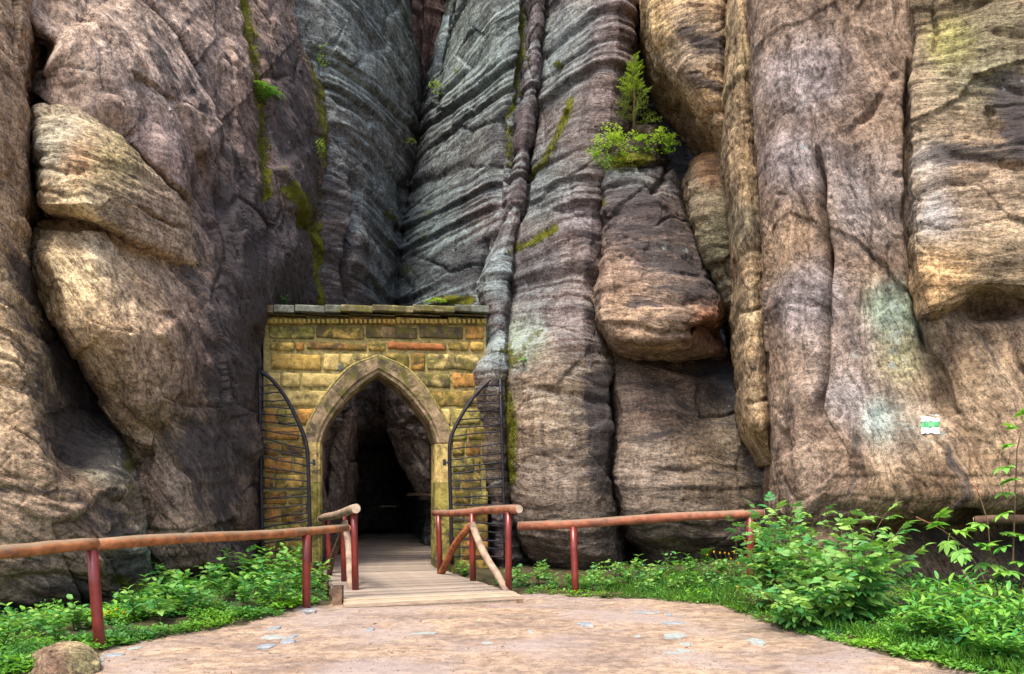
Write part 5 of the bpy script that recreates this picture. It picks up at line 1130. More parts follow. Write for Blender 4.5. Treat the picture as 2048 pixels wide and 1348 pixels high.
# ------------------------------------------------------------------ trail mark painted on the rock
def surf_y(px, py):
    best = None
    for A_, B_, V, Nn, name in SURF:
        if name != 'cliff_rock' or V[:, 0].max() < 5: continue
        q = (A_ - px) ** 2 + (B_ - py) ** 2; i = np.argpartition(q, 6)[:6]; w = 1 / (q[i] + 2); best = float((V[i, 1] * w).sum() / w.sum())
    return best
mark = empty('trail_mark', P(1860, 849, surf_y(1860, 849))); tag(mark, 'white-green-white painted trail mark on the right cliff', 'trail mark')
for nm, y0, y1, m in (('white_stripe', 830, 842.5, WHITEP), ('green_stripe', 842.5, 855, GREENP), ('white_stripe', 855, 867, WHITEP)):
    V = []; nx, ny = 12, 5
    for j in range(ny):
        for i in range(nx):
            x = 1842 + 37 * i / (nx - 1) + random.uniform(-2, 2) * (i in (0, nx - 1)); y = y0 + (y1 - y0) * j / (ny - 1) + random.uniform(-1.6, 1.6) * (j in (0, ny - 1)) - (2 if i < 3 and False else 0)
            V.append(Vector(P(x, y, surf_y(x, y) - 0.02)) - mark.location)
    me = bpy.data.meshes.new(nm); me.from_pydata(V, [], [(j * nx + i, (j + 1) * nx + i, (j + 1) * nx + i + 1, j * nx + i + 1) for j in range(ny - 1) for i in range(nx - 1)])
    me.polygons.foreach_set('use_smooth', [True] * len(me.polygons)); link(nm, me, m, mark)
#==PART3==
# ------------------------------------------------------------------ plants
def leaf_v(L, W, fold=0.12, droop=0.15, n=4, tooth=0.0):
    """pointed leaf along +Y, folded on its midrib: vertices and quads"""
    V = []; Q = []
    for i in range(n + 1):
        t = i / n; w = W * (math.sin(math.pi * min(t * 0.92 + 0.04, 1)) ** 0.8) * (1 - 0.35 * t) * (1 + tooth * (i % 2))
        if i == n: w = 0.002
        y = L * t; z = -droop * L * t * t
        V += [(-w, y, z + fold * w * 2), (0, y, z), (w, y, z + fold * w * 2)]
    for i in range(n):
        a = i * 3; Q += [(a, a + 1, a + 4, a + 3), (a + 1, a + 2, a + 5, a + 4)]
    return np.array(V), np.array(Q)
def xf(V, loc=(0, 0, 0), rz=0.0, rx=0.0, ry=0.0, s=1.0):
    M = Matrix.Rotation(rz, 3, 'Z') @ Matrix.Rotation(rx, 3, 'X') @ Matrix.Rotation(ry, 3, 'Y')
    return (V * s) @ np.array(M).T + np.array(loc, float)
def join(parts):
    V = []; Q = []; n = 0
    for v, q in parts: V.append(v); Q.append(q + n); n += len(v)
    return np.concatenate(V), np.concatenate(Q)
def compound_leaf(pairs, L, W, rach, seed, droop=0.25):
    """pinnate leaf: rachis along +Y with paired leaflets and one at the tip"""
    r = random.Random(seed); parts = []
    rv = np.array([(-.0035, 0, 0), (.0035, 0, 0), (-.002, rach, -droop * rach * .6), (.002, rach, -droop * rach * .6)]); parts.append((rv, np.array([(0, 1, 3, 2)])))
    for i in range(pairs):
        t = 0.42 + 0.5 * i / max(pairs - 1, 1) * 0.9; y = rach * t; z = -droop * rach * .6 * t * t
        for s in (-1, 1):
            v, q = leaf_v(L * r.uniform(.85, 1.08) * (0.85 + 0.25 * math.sin(math.pi * (i + .7) / pairs)), W * r.uniform(.9, 1.1), r.uniform(.08, .2), r.uniform(.1, .4))
            parts.append((xf(v, (0, y, z), s * math.radians(r.uniform(-70, -52)), math.radians(r.uniform(-14, 8)), math.radians(s * r.uniform(0, 22))), q))
    v, q = leaf_v(L * 1.15, W * 1.1, .12, .35); parts.append((xf(v, (0, rach, -droop * rach * .6), 0, math.radians(-16)), q))
    return join(parts)
def palmate_leaf(n, L, W, seed):
    r = random.Random(seed); parts = [(np.array([(-.003, -L * .8, 0.02), (.003, -L * .8, 0.02), (-.002, 0, 0), (.002, 0, 0)]), np.array([(0, 1, 3, 2)]))]
    for i in range(n):
        a = (i - (n - 1) / 2) * math.radians(42) ; v, q = leaf_v(L * (1 - 0.16 * abs(i - (n - 1) / 2)), W, .12, r.uniform(.2, .4)); parts.append((xf(v, (0, 0, 0), -a, math.radians(r.uniform(-12, 4))), q))
    V, Q = join(parts); V = V + np.array((0, L * .8, 0)); return V, Q
def to_mesh(name, VQ, mat):
    me = mesh_np(name, VQ[0], VQ[1], True); me.materials.append(mat); return me
def place(name, me, parent, loc, d, roll=0.0, s=1.0):
    """child whose +Y axis points along d, +Z as far up as it goes"""
    d = Vector(d).normalized(); x = d.cross(Vector((0, 0, 1)))
    x = x.normalized() if x.length > 1e-3 else Vector((1, 0, 0)); z = x.cross(d)
    M = Matrix((x, d, z)).transposed() @ Matrix.Rotation(roll, 3, 'Y')
    o = link(name, me, None, parent); o.matrix_local = Matrix.Translation(Vector(loc)) @ M.to_4x4() @ Matrix.Scale(s, 4); return o

BUSH_LEAVES = [to_mesh('leaf', compound_leaf(2, .115, .034, .17, k), LEAF_BUSH) for k in range(2)] + [to_mesh('leaf', compound_leaf(1, .125, .040, .12, 9), LEAF_BUSH)]
ELDER_LEAVES = [to_mesh('leaf', palmate_leaf(5, .15, .036, k), LEAF_ELDER) for k in range(2)]
LANCE = [to_mesh('leaf', leaf_v(.13, .026, .15, .35, 5), LEAF_LOW), to_mesh('leaf', leaf_v(.11, .024, .12, .2, 5), LEAF_LOW)]
NETTLE = [to_mesh('leaf', leaf_v(.085, .032, .12, .3, 5, .15), LEAF_LOW), to_mesh('leaf', leaf_v(.10, .036, .15, .25, 5, .12), LEAF_BUSH)]

def bush(name, label, base, stems, leaves, per, scale=1.0, cat='bush', stem_r=0.008, mat=TWIG, lo=0.25, group=None, opposite=False, lean=0.25):
    leaves = list(leaves)
    base = Vector([float(c) for c in base]); root = empty(name, base); tag(root, label, cat, group)
    for (az, reach, hgt) in stems:
        dirh = Vector((math.cos(az), math.sin(az), 0)); m = 7; pts = []
        for i in range(m + 1):
            t = i / m; pts.append(dirh * reach * t ** 1.4 + Vector((random.uniform(-.015, .015), random.uniform(-.015, .015), hgt * (t - 0.12 * t * t) - 0.04 * (i == 0))))
        MB().tube(pts, [stem_r * (1 - .75 * i / m) for i in range(m + 1)], 5).build('stem', mat, root, True)
        az0 = random.uniform(0, 6.28)
        for k in range(per):
            t = lo + (1 - lo) * (k + .5) / per; f = t * m; i = min(int(f), m - 1); p = pts[i].lerp(pts[i + 1], f - i)
            for q in range(2 if opposite else 1):
                a = az0 + (k * (math.pi / 2) + q * math.pi if opposite else k * 2.4) + random.uniform(-.4, .4)
                d = Vector((math.cos(a), math.sin(a), lean + 0.5 * t + random.uniform(-.25, .2))) + dirh * 0.25
                if t > .93: d = dirh * 0.5 + Vector((0, -.2, 0.7))
                place('leaf', random.choice(leaves), root, p, d, random.uniform(-.4, .4), scale * random.uniform(.75, 1.15) * (1.1 - .3 * t))
    return root
def fan(n, reach, hmin, hmax, az=(0, 6.28)):
    return [(az[0] + (az[1] - az[0]) * (i + random.random()) / n, random.uniform(.3, 1.15) * reach, hmin + (hmax * 1.06 - hmin) * random.random() ** 1.3) for i in range(n)]

bush('bush', 'tall leafy bush hiding the right end of the red-brown railing', gpt(1545, 1222), fan(16, 0.60, .80, 1.52), BUSH_LEAVES, 16, 0.95, lo=.12)
bush('bush', 'wide light-green bush below the right cliff, left of the low leafy plants', gpt(1700, 1240), fan(21, 0.95, .45, 1.36), BUSH_LEAVES, 16, 1.10, lo=.12)
bush('bush', 'dark low bush spilling over the path edge in front of the taller bushes', gpt(1600, 1252), fan(14, 0.75, .25, .62), BUSH_LEAVES, 11, 0.85, lo=.1)
bush('bush', 'mid-green bush filling the gap between the tall and the wide bush', gpt(1610, 1225), fan(14, 0.60, .60, 1.22), BUSH_LEAVES, 14, 0.9, lo=.1)
for i, (x, y, r, h, lab) in enumerate([(1850, 1285, .40, .62, 'leafy plant with pointed leaves beside the wide bush'), (1940, 1295, .42, .62, 'leafy plant with pointed leaves in the middle of the right-hand patch'), (2020, 1290, .42, .66, 'leafy plant with pointed leaves at the right edge of the photo'),
        (1895, 1262, .38, .70, 'leafy plant with pointed leaves at the back of the right-hand patch, under the red twig'), (2000, 1330, .36, .42, 'low leafy plant nearest the bottom right corner')]):
    bush('leafy_plant', lab, gpt(x, y), fan(13, r, h * .55, h), LANCE, 9, 1.15, 'plant', .006, STEM, .15, 'pointed-leaf plants under the right cliff', True, .3)
# elder at the right edge
eb = gpt(2015, 1215)
root = empty('elder_sapling', eb); tag(root, 'bright green elder sapling with bare twigs at the right edge', 'sapling')
def el(px, py, y): return Vector([float(c) for c in P(px, py, y)]) - eb
EY = eb.y
for pts, r, m in (([(2020, 1215), (2026, 1120), (2030, 1000), (2034, 900), (2046, 845)], .011, TWIG), ([(1990, 1215), (1960, 1140), (1930, 1095), (1885, 1060), (1832, 1034)], .009, TWIG), ([(1860, 1046), (1832, 1034)], .006, REDTWIG), ([(1962, 1000), (1950, 970)], .006, REDTWIG), ([(2005, 1215), (1985, 1150), (1975, 1040), (1960, 995)], .008, TWIG),
                  ([(1950, 1180), (1925, 1140)], .014, CUTWOOD), ([(1995, 1210), (2010, 1150), (1990, 1120), (1970, 1112)], .007, TWIG), ([(2035, 1200), (2062, 1120), (2070, 1050)], .009, TWIG)):
    MB().tube([el(x, y, EY + .05 * math.sin(x)) for x, y in pts], [r * (1 - .12 * i) for i in range(len(pts))], 6).build('stem', m, root, True)
for x, y, dx, dz in [(2046, 846, -.3, .6), (2044, 862, .7, .3), (2038, 895, -.9, .2), (2040, 905, .8, .1), (2034, 930, -.8, -.1), (2036, 945, .8, .0), (2032, 985, -.9, .0), (2034, 1000, .8, -.1), (2030, 1020, -.9, -.2), (2032, 1050, .9, -.2), (1890, 1062, -.6, .4), (1900, 1072, .5, .3), (1925, 1090, .6, .1), (1935, 1100, -.7, -.2), (1955, 1130, .7, 0), (1915, 1085, -.2, -.5), (2028, 1090, -.8, -.1), (2030, 1110, .9, .1), (2066, 1080, -.8, .3), (2068, 1060, .1, .7), (2026, 1150, -.9, .2), (2030, 1165, .9, .3), (1870, 1052, .1, .8), (2044, 870, -.6, .5), (2040, 960, .3, .6), (1975, 1050, -.8, .1), (1978, 1070, .8, .2), (1982, 1120, -.7, -.2), (1984, 1140, .8, 0), (1900, 1070, -.5, -.5), (1945, 1115, .4, .5), (2036, 970, -.7, .3), (2038, 930, .7, .4), (2040, 880, .9, .1), (1880, 1056, .7, -.1), (2060, 1130, -.8, .2), (2064, 1110, .6, .4), (2026, 1180, -.9, .1), (1990, 1180, -.8, .3)]:
    place('leaf', random.choice(ELDER_LEAVES), root, el(x, y, EY + random.uniform(-.08, .1)), (dx, random.uniform(-.7, -.1), dz), random.uniform(-.3, .3), random.uniform(.95, 1.3))
# upright weeds
spots = [(420, 1185), (455, 1160), (470, 1195), (500, 1175), (525, 1200), (548, 1170), (565, 1195), (590, 1180), (600, 1160), (640, 1178), (575, 1150), (300, 1215), (345, 1205), (385, 1208), (30, 1285), (75, 1275), (150, 1262), (10, 1300), (270, 1240), (530, 1150), (440, 1205), (400, 1230), (485, 1215), (360, 1232), (320, 1245), (540, 1215), (110, 1290), (560, 1215), (610, 1195), (515, 1160), (330, 1180), (370, 1180)]
for i, (x, y) in enumerate(spots):
    left = x < 260
    bush('weed', 'upright leafy weed at the foot of the tan wall, far left' if left else ('upright leafy weed just right of the leaning red post' if x < 300 else 'upright leafy weed at the foot of the fissure beside the left tower' if x < 410 else 'upright leafy weed below the middle of the left tower' if x < 490 else 'upright leafy weed in front of the left end of the stone gate' if x < 560 else 'upright leafy weed around the second red post, next to the boardwalk'), gpt(x, y), fan(3, .14, .25, .45 if x < 420 else .62), (NETTLE if i % 3 else [BUSH_LEAVES[2], NETTLE[1]]), 5, (1.35 if x > 200 else 1.1) * (1 if i % 3 else .7), 'plant', .005, STEM, .2, 'weeds at the foot of the tan wall' if left else 'weeds left of the boardwalk', True, .35)
for i, (x, y) in enumerate([(905, 1150), (925, 1155), (1045, 1172), (1075, 1170), (1105, 1178), (1140, 1172), (1200, 1170), (1255, 1168), (1300, 1172), (1340, 1150), (1420, 1160), (1380, 1150), (1030, 1160), (1170, 1182), (1185, 1160), (1215, 1180), (1240, 1155), (1275, 1150), (1290, 1185), (1320, 1165), (1355, 1180), (1400, 1185), (1440, 1180), (1445, 1150), (1090, 1160)]):
    bush('weed', ('low leafy weed behind the right bridge railing' if x < 1000 else 'low leafy weed between the boardwalk and the red post of the right railing' if x < 1150 else 'low leafy weed in the grass right of the red post under the railing' if x < 1310 else 'low leafy weed near the fern behind the right railing'), gpt(x, y), fan(3, .16, .14, .42), (NETTLE if i % 2 else [BUSH_LEAVES[2]]), 4, 1.2 if i % 2 else .6, 'plant', .005, STEM, .2, 'weeds under the right railing', True, .35)
bush('young_shrub', 'young light-green shrub beside the left gate jamb behind the red post', gpt(590, 1160), fan(4, .25, .45, .78), [NETTLE[1]], 5, 1.3, 'shrub', .006, STEM, .45, None, True, .4)

# ferns
def frond(L, seed):
    r = random.Random(seed); parts = []; n = 15
    for i in range(n):
        t = (i + .6) / n; y = L * t; z = 0.42 * L * math.sin(t * 2.3) - 0.35 * L * t * t; w = L * .25 * math.sin(math.pi * (t * .8 + .18)) * (1 - .25 * t)
        for s in (-1, 1):
            v, q = leaf_v(w, w * .17 + .004, .1, .2, 3); parts.append((xf(v, (0, y, z), s * math.radians(-72), math.radians(r.uniform(-18, 0)), 0), q))
    ys = np.linspace(0, L, 9); rv = []
    for y in ys:
        t = y / L; z = 0.42 * L * math.sin(t * 2.3) - 0.35 * L * t * t; rv += [(-.003, y, z), (.003, y, z)]
    parts.append((np.array(rv), np.array([(2 * i, 2 * i + 1, 2 * i + 3, 2 * i + 2) for i in range(8)])))
    return join(parts)
FRONDS = [to_mesh('frond', frond(.55, k), LEAF_FERN) for k in range(2)]
def fern(label, base, n, s, az=(0, 6.28), up=.8):
    base = Vector([float(c) for c in base]); root = empty('fern', base); tag(root, label, 'fern')
    for i in range(n):
        a = az[0] + (az[1] - az[0]) * (i + random.random() * .6) / n; place('frond', random.choice(FRONDS), root, (0, 0, 0), (math.cos(a), math.sin(a), up * random.uniform(.7, 1.2)), random.uniform(-.2, .2), s * random.uniform(.8, 1.1))
fern('fern standing against the left end of the stone gate', gpt(502, 1168), 8, 0.95, (2.8, 6.6), 1.2)
fern('fern behind the right railing at the foot of the bulging block', gpt(1412, 1128), 6, 0.62, (2.8, 6.6), 1.4)
fern('fern poking out of the tall bush by the path', gpt(1560, 1200), 6, 0.85, (3.0, 5.4), .6)
fern('fern at the foot of the tan wall beside the leaning red post', gpt(160, 1258), 6, 0.50, (3.0, 6.4), .9)
hit = on_rock(528, 205); fern('fern hanging from the mossy crack in the left tower', hit[0] + hit[1] * 0.02, 7, 0.85, (-1.6, 1.0), .25)

# numpy scatter of small leaves into one mesh
T_V = np.array([(0, 0, 0), (.5, .45, .10), (0, 1, -.06), (0, .5, -.04), (-.5, .45, .10)]); T_Q = np.array([(0, 1, 2, 3), (0, 3, 2, 4)])
def scatter(name, pos, az, tilt, L, W, shade, mat, parent=None, bend=None):
    n = len(pos); ca, sa = np.cos(az), np.sin(az); ct, st = np.cos(tilt), np.sin(tilt)
    v = np.repeat(T_V[None], n, 0).copy(); v[..., 0] *= W[:, None]; v[..., 1] *= L[:, None]; v[..., 2] *= L[:, None]
    y = v[..., 1] * ct[:, None] - v[..., 2] * st[:, None]; z = v[..., 1] * st[:, None] + v[..., 2] * ct[:, None]; x = v[..., 0]
    V = np.stack([x * ca[:, None] - y * sa[:, None], x * sa[:, None] + y * ca[:, None], z], -1) + pos[:, None, :]
    Q = (T_Q[None] + (np.arange(n) * 5)[:, None, None]).reshape(-1, 4)
    me = mesh_np(name, V.reshape(-1, 3), Q, True); attr(me, 'shade', np.repeat(np.clip(shade, 0, 1), 5)); return link(name, me, mat, parent)
def poly_px(poly, n):
    poly = np.array(poly, float); out = []; lo, hi = poly.min(0), poly.max(0); tot = 0
    while tot < n:
        c = RNG.uniform(lo, hi, (n * 2, 2)); k = inside(c[:, 0], c[:, 1], [tuple(p) for p in poly]); out.append(c[k]); tot += k.sum()
    return np.concatenate(out)[:n]
def px_ground(px):
    t = EYE * F / np.maximum(px[:, 1] - HY, 20)
    for _ in range(12):
        x = (px[:, 0] - CX) / F * t; z = ground_z(x, t); t = 0.5 * t + 0.5 * (EYE - z) * F / np.maximum(px[:, 1] - HY, 20)
    x = (px[:, 0] - CX) / F * t; return np.stack([x, t, ground_z(x, t)], -1)
LPOLY = [(-300, 1260), (-60, 1240), (200, 1226), (290, 1180), (440, 1138), (520, 1132), (645, 1150), (668, 1180), (650, 1202), (520, 1240), (330, 1275), (200, 1300), (60, 1346), (-60, 1372), (-300, 1415)]
RPOLY = [(890, 1142), (1040, 1165), (1100, 1178), (1200, 1145), (1300, 1125), (1480, 1105), (1700, 1120), (2120, 1160), (2350, 1190), (2350, 1460), (2140, 1405), (1960, 1350), (1750, 1302), (1570, 1262), (1450, 1214), (1300, 1199), (1160, 1193), (1052, 1186)]
def cover(name, label, poly, nplants, hmin, hmax, seed):
    r = np.random.default_rng(seed); base = px_ground(poly_px(poly, nplants)); k = 9
    d = pathdist(base[:, 0], base[:, 1]); base = base[d > -0.05]; d = d[d > -0.05]; n = len(base)
    keep = pn(base[:, 0] * 2.1 + 4, base[:, 1] * 2.1, 1.5) + 0.35 * pn(base[:, 0] * 7, base[:, 1] * 7, 2.5) > -0.28 - 0.5 * (1 - sstep(0, .6, d)); base = base[keep]; d = d[keep]; n = len(base)
    big_ = np.repeat(0.75 + 0.75 * sstep(0.05, .5, pn(base[:, 0] * 1.6, base[:, 1] * 1.6, 12.0)), k)
    hh = (hmin + (hmax - hmin) * (0.5 * r.random(n) + 0.5 * sstep(-.5, .6, pn(base[:, 0] * 2.6, base[:, 1] * 2.6, 8.0))) ** 1.5) * (0.45 + 0.55 * sstep(0.0, 0.8, d))
    pos = np.repeat(base, k, 0); h = np.repeat(hh, k); tt = r.random(n * k)
    pos[:, 0] += r.normal(0, .035, n * k); pos[:, 1] += r.normal(0, .035, n * k); pos[:, 2] += h * tt + .005
    L = big_ * r.uniform(.03, .075, n * k) * np.repeat(r.uniform(.7, 1.25, n), k)
    patch = np.repeat(0.42 + 0.9 * pn(base[:, 0] * 1.3, base[:, 1] * 1.3, 3.0) + 0.35 * (1 - sstep(0, .7, d)), k)
    o = scatter(name, pos, r.uniform(0, 6.28, n * k), r.uniform(-.25, .75, n * k), L, L * r.uniform(.42, .72, n * k), patch * .8 + r.uniform(-.15, .3, n * k), LEAF_COVER)
    tag(o, label, 'ground cover', kind='stuff')
cover('ground_cover', 'low green leaves carpeting the left bank', LPOLY, 5400, .02, .22, 3)
cover('ground_cover', 'low green leaves carpeting the right bank', RPOLY, 5600, .02, .18, 4)
gp = px_ground(poly_px([(1180, 1190), (1300, 1150), (1470, 1150), (1500, 1225), (1440, 1214), (1300, 1200)], 1300)); r = RNG
g2 = px_ground(poly_px([(1500, 1225), (1750, 1285), (1960, 1340), (2060, 1360), (2060, 1320), (1800, 1280), (1560, 1230)], 1500)); g3 = px_ground(poly_px([(250, 1200), (420, 1150), (430, 1190), (280, 1235)], 900))
gp = np.concatenate([gp, g2, g3]); n = len(gp); Lg = r.uniform(.06, .17, n)
tag(scatter('grass', gp, r.uniform(0, 6.28, n), r.uniform(.7, 1.45, n), Lg, np.full(n, .007), r.uniform(.3, 1, n), LEAF_COVER), 'thin grass blades along the path edge under the right railing and bushes', 'grass', kind='stuff')

# yellow flowers: plants with cup flowers
cup = []
for i in range(6): v, q = leaf_v(.026, .013, .3, -.5, 3); cup.append((xf(v, (0, 0, 0), i * math.pi / 3, math.radians(48)), q))
FLOWER = to_mesh('flower', join(cup), PETAL); WFLOWER = to_mesh('flower', join([(v, q) for v, q in cup]), WPETAL)
def flower_plant(label, base, heads, fl, s=1.0):
    base = Vector([float(c) for c in base]); root = empty('flowering_plant', base); tag(root, label, 'flower')
    for px, py in heads:
        t = Vector([float(c) for c in P(px, py, base.y + random.uniform(-.12, .12))]) - base; b0 = Vector((t.x * .35, t.y * .3, 0))
        MB().tube([b0, b0.lerp(t, .5) + Vector((.01, 0, .02)), t], .003, 4).build('stem', STEM, root); o = place('flower', fl, root, t, (random.uniform(-1, 1), random.uniform(-1, 0), .1), 0, s); 
        for _ in range(2):
            p = b0.lerp(t, random.uniform(.2, .7)); place('leaf', random.choice(NETTLE), root, p, (random.uniform(-1, 1), random.uniform(-1, .4), .3), 0, .8)
flower_plant('yellow flowers in front of the tan wall beside the leaning red post', gpt(235, 1250), [(209, 1231), (222, 1230), (233, 1221), (247, 1227), (256, 1228), (216, 1226)], FLOWER, 1.0)
flower_plant('yellow flowers between the fern and the tall bush behind the right railing', gpt(1470, 1165), [(1472, 1082), (1490, 1085), (1450, 1108), (1469, 1106), (1458, 1110), (1477, 1128), (1488, 1126), (1457, 1131), (1462, 1120), (1483, 1140), (1428, 1106), (1440, 1108), (1415, 1112)], FLOWER, 1.15)
flower_plant('few yellow flowers low in front of the tall bush', gpt(1500, 1230), [(1475, 1176), (1487, 1173), (1570, 1187), (1567, 1196)], FLOWER, 1.0)
flower_plant('small white flowers in the grass under the right railing', gpt(1250, 1172), [(1236, 1130), (1230, 1140), (1285, 1131), (1342, 1110), (1220, 1142), (1210, 1142), (1243, 1136)], WFLOWER, .7)
flower_plant('tiny white flowers by the foot of the leaning red post', gpt(245, 1282), [(245, 1268), (255, 1272), (140, 1272), (145, 1270), (240, 1274)], WFLOWER, .4)

# growth on the rocks
rock('rock_ledge', 'mossy dark ledge carrying the spruce and the heather shrubs', [
    (248, [(1245, 16.8), (1258, 16.3), (1285, 16.2), (1305, 16.4), (1320, 16.9)]), (285, [(1222, 16.7), (1240, 15.9), (1275, 15.7), (1315, 15.9), (1335, 16.7)]),
    (320, [(1205, 16.6), (1222, 15.6), (1262, 15.3), (1310, 15.5), (1345, 16.6)]), (348, [(1208, 16.6), (1226, 15.8), (1262, 15.6), (1305, 15.7), (1335, 16.6)])],
    (80, 72, 60), moss=[([(1240, 320), (1300, 315)], 26, .9), ([(1280, 265)], 26, .7)], stain0=.25, back=.5, **dict(FRONTR, big=(0.05, 1.0), strata=(0.04, 2.0), fine=(.05, 6)))
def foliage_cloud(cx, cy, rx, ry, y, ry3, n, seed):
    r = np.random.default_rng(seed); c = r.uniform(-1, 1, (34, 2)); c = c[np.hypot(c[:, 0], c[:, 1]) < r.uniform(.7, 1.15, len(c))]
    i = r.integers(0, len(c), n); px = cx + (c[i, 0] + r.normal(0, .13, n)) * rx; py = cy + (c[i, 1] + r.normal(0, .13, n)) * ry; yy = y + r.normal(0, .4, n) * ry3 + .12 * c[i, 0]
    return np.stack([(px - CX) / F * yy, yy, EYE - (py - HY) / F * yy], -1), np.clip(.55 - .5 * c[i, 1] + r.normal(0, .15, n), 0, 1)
def clump(name, label, cat, cx, cy, rx, ry, y, depth, n, L, mat, seed, base, wfac=.5, stems=5, tilt=(-.2, .9)):
    r = np.random.default_rng(seed); pos, sh = foliage_cloud(cx, cy, rx, ry, y, depth, n, seed); b = Vector([float(c) for c in base])
    root = empty(name, b); tag(root, label, cat); LL = r.uniform(.6, 1.2, n) * L
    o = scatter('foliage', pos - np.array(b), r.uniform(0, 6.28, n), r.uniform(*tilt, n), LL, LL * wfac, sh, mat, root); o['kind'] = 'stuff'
    for k in range(stems):
        p = Vector([float(c) for c in pos[r.integers(0, n)]]) - b; MB().tube([(0, 0, -.03), p * .5 + Vector((.02, 0, -.02)), p], [.008, .006, .003], 5).build('stem', TWIG, root)
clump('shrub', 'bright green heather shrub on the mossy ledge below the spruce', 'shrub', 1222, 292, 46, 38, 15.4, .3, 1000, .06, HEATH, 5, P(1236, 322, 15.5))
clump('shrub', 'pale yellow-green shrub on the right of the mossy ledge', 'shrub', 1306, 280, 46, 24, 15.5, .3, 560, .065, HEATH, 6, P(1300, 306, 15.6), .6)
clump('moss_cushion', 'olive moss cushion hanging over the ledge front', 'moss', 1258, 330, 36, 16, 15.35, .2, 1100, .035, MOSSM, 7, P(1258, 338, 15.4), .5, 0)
h = on_rock(1117, 132); clump('moss_cushion', 'bright yellow moss cushion high on the banded tower', 'moss', 1117, 131, 9, 9, h[0][1] - .06, .08, 420, .03, MOSSM, 8, h[0], .5, 0)
for lab, cx, cy, rx, ry, n in [('small green plant rooted in the crevice above the gate', 822, 284, 12, 7, 70), ('leafy sprig at the notch of the dark cleft', 874, 178, 16, 16, 120), ('tuft of small plants on top of the gate, right half', 868, 602, 22, 7, 160), ('small sprig on the cornice by the left tower', 568, 598, 7, 9, 50),
        ('pale trailing sprig on the blue-grey face left of centre', 645, 112, 12, 30, 90), ('small sprig on the mossy flank of the banded tower', 1046, 722, 6, 5, 40), ('tuft hanging on the dark edge of the left tower', 640, 300, 8, 26, 80)]:
    hh = on_rock(cx, cy)
    if hh is None: continue
    yv = 15.3 if 'cornice' in lab else (15.7 if 'gate, right' in lab else hh[0][1] - .06)
    clump('crevice_plant', lab, 'plant', cx, cy, rx, ry, yv, .06, n, .055, HEATH if n > 60 else LEAF_COVER, int(cx), P(cx, cy + ry * .6, yv + .05), .55, 2)
# moss cushions as soft relief along mossy edges
def moss_strip(label, poly, wid, n, seed, L=.04):
    r = np.random.default_rng(seed); pts = []; nr = []
    seg = [(a, b, math.hypot(b[0] - a[0], b[1] - a[1])) for a, b in zip(poly[:-1], poly[1:])]; tot = sum(s[2] for s in seg); cl = r.random(max(8, int(tot / 14)))
    for _ in range(n):
        t = (cl[r.integers(0, len(cl))] + r.normal(0, .02)) % 1 * tot
        for a, b, l in seg:
            if t <= l: break
            t -= l
        f = min(t / l, 1); x = a[0] + (b[0] - a[0]) * f + r.normal(0, wid * .5); y = a[1] + (b[1] - a[1]) * f + r.normal(0, wid * .35)
        h = on_rock(x, y)
        if h is not None: pts.append(h[0] + h[1] * r.uniform(0, .03) + r.normal(0, .015, 3))
    pts = np.array(pts); n = len(pts)
    if n < 5: return
    b = pts[np.argmin(pts[:, 2])]; LL = r.uniform(.6, 1.3, n) * L; root = None
    o = scatter('moss', pts, r.uniform(0, 6.28, n), r.uniform(-.6, .8, n), LL, LL * .6, r.uniform(0, 1, n), MOSSM); tag(o, label, 'moss', kind='stuff')
moss_strip('moss in the vertical crack of the left tower', [(488, 0), (502, 60), (520, 190), (530, 330), (538, 390)], 7, 420, 1)
moss_strip('moss fringe on the right edge of the left tower', [(606, 0), (622, 70), (638, 180), (646, 330), (640, 480), (646, 600)], 8, 520, 2)
moss_strip('moss lying on ledges of the banded tower', [(1135, 205), (1090, 320), (1055, 350)], 9, 260, 3)
moss_strip('moss row on the ledge low on the banded tower', [(1108, 455), (1062, 485), (1018, 502)], 7, 240, 4)
moss_strip('moss sheet down the left flank of the banded tower', [(1010, 690), (1006, 760), (1020, 850), (1020, 960)], 10, 520, 5)
moss_strip('moss filling the cleft above the gate', [(1052, 110), (1032, 200), (1010, 242), (1020, 330)], 7, 300, 6)
moss_strip('thin moss patches on the blue-green face above the gate', [(862, 430), (850, 500), (800, 560)], 22, 200, 7, .03)

# small spruce
sb = Vector([float(c) for c in P(1268, 262, 15.55)]); spr = empty('spruce', sb); tag(spr, 'small spruce with fresh green tips on the ledge of the brown block', 'spruce')
HS = 1.38; MB().tube([(0, 0, -.08), (.01, 0, HS * .5), (-.02, 0, HS)], [.03, .02, .005], 7).build('trunk', TWIG, spr, True)
def spray(seed, low, L=.36):
    r = np.random.default_rng(seed); pos = []; dirs = []
    twigs = [((0, 0, 0), (0, 1, .05), L)] + [((0, L * t, .01), ((-1) ** k * .75, .7, r.uniform(-.1, .35)), L * .5 * (1.05 - t)) for k, t in enumerate(np.linspace(.2, .92, 9))]
    parts = []
    for b, d, l in twigs:
        d = np.array(d) / np.linalg.norm(d); m = int(l / .0085)
        for q in range(m):
            p = np.array(b) + d * l * (q + 1) / m; e = d * .8 + r.normal(0, .75, 3); e /= np.linalg.norm(e)
            v, qd = leaf_v(r.uniform(.03, .045), .0062, 0, 0, 2)
            v = xf(v, p, math.atan2(-e[0], e[1]), math.asin(np.clip(e[2], -1, 1)), r.uniform(-1, 1)); parts.append((v, qd))
        parts.append((np.array([b, np.array(b) + (.005, 0, 0), np.array(b) + d * l + (.002, 0, 0), np.array(b) + d * l]), np.array([(0, 1, 2, 3)])))
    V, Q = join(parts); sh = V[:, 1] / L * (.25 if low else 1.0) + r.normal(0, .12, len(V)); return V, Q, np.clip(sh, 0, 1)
SPR = []
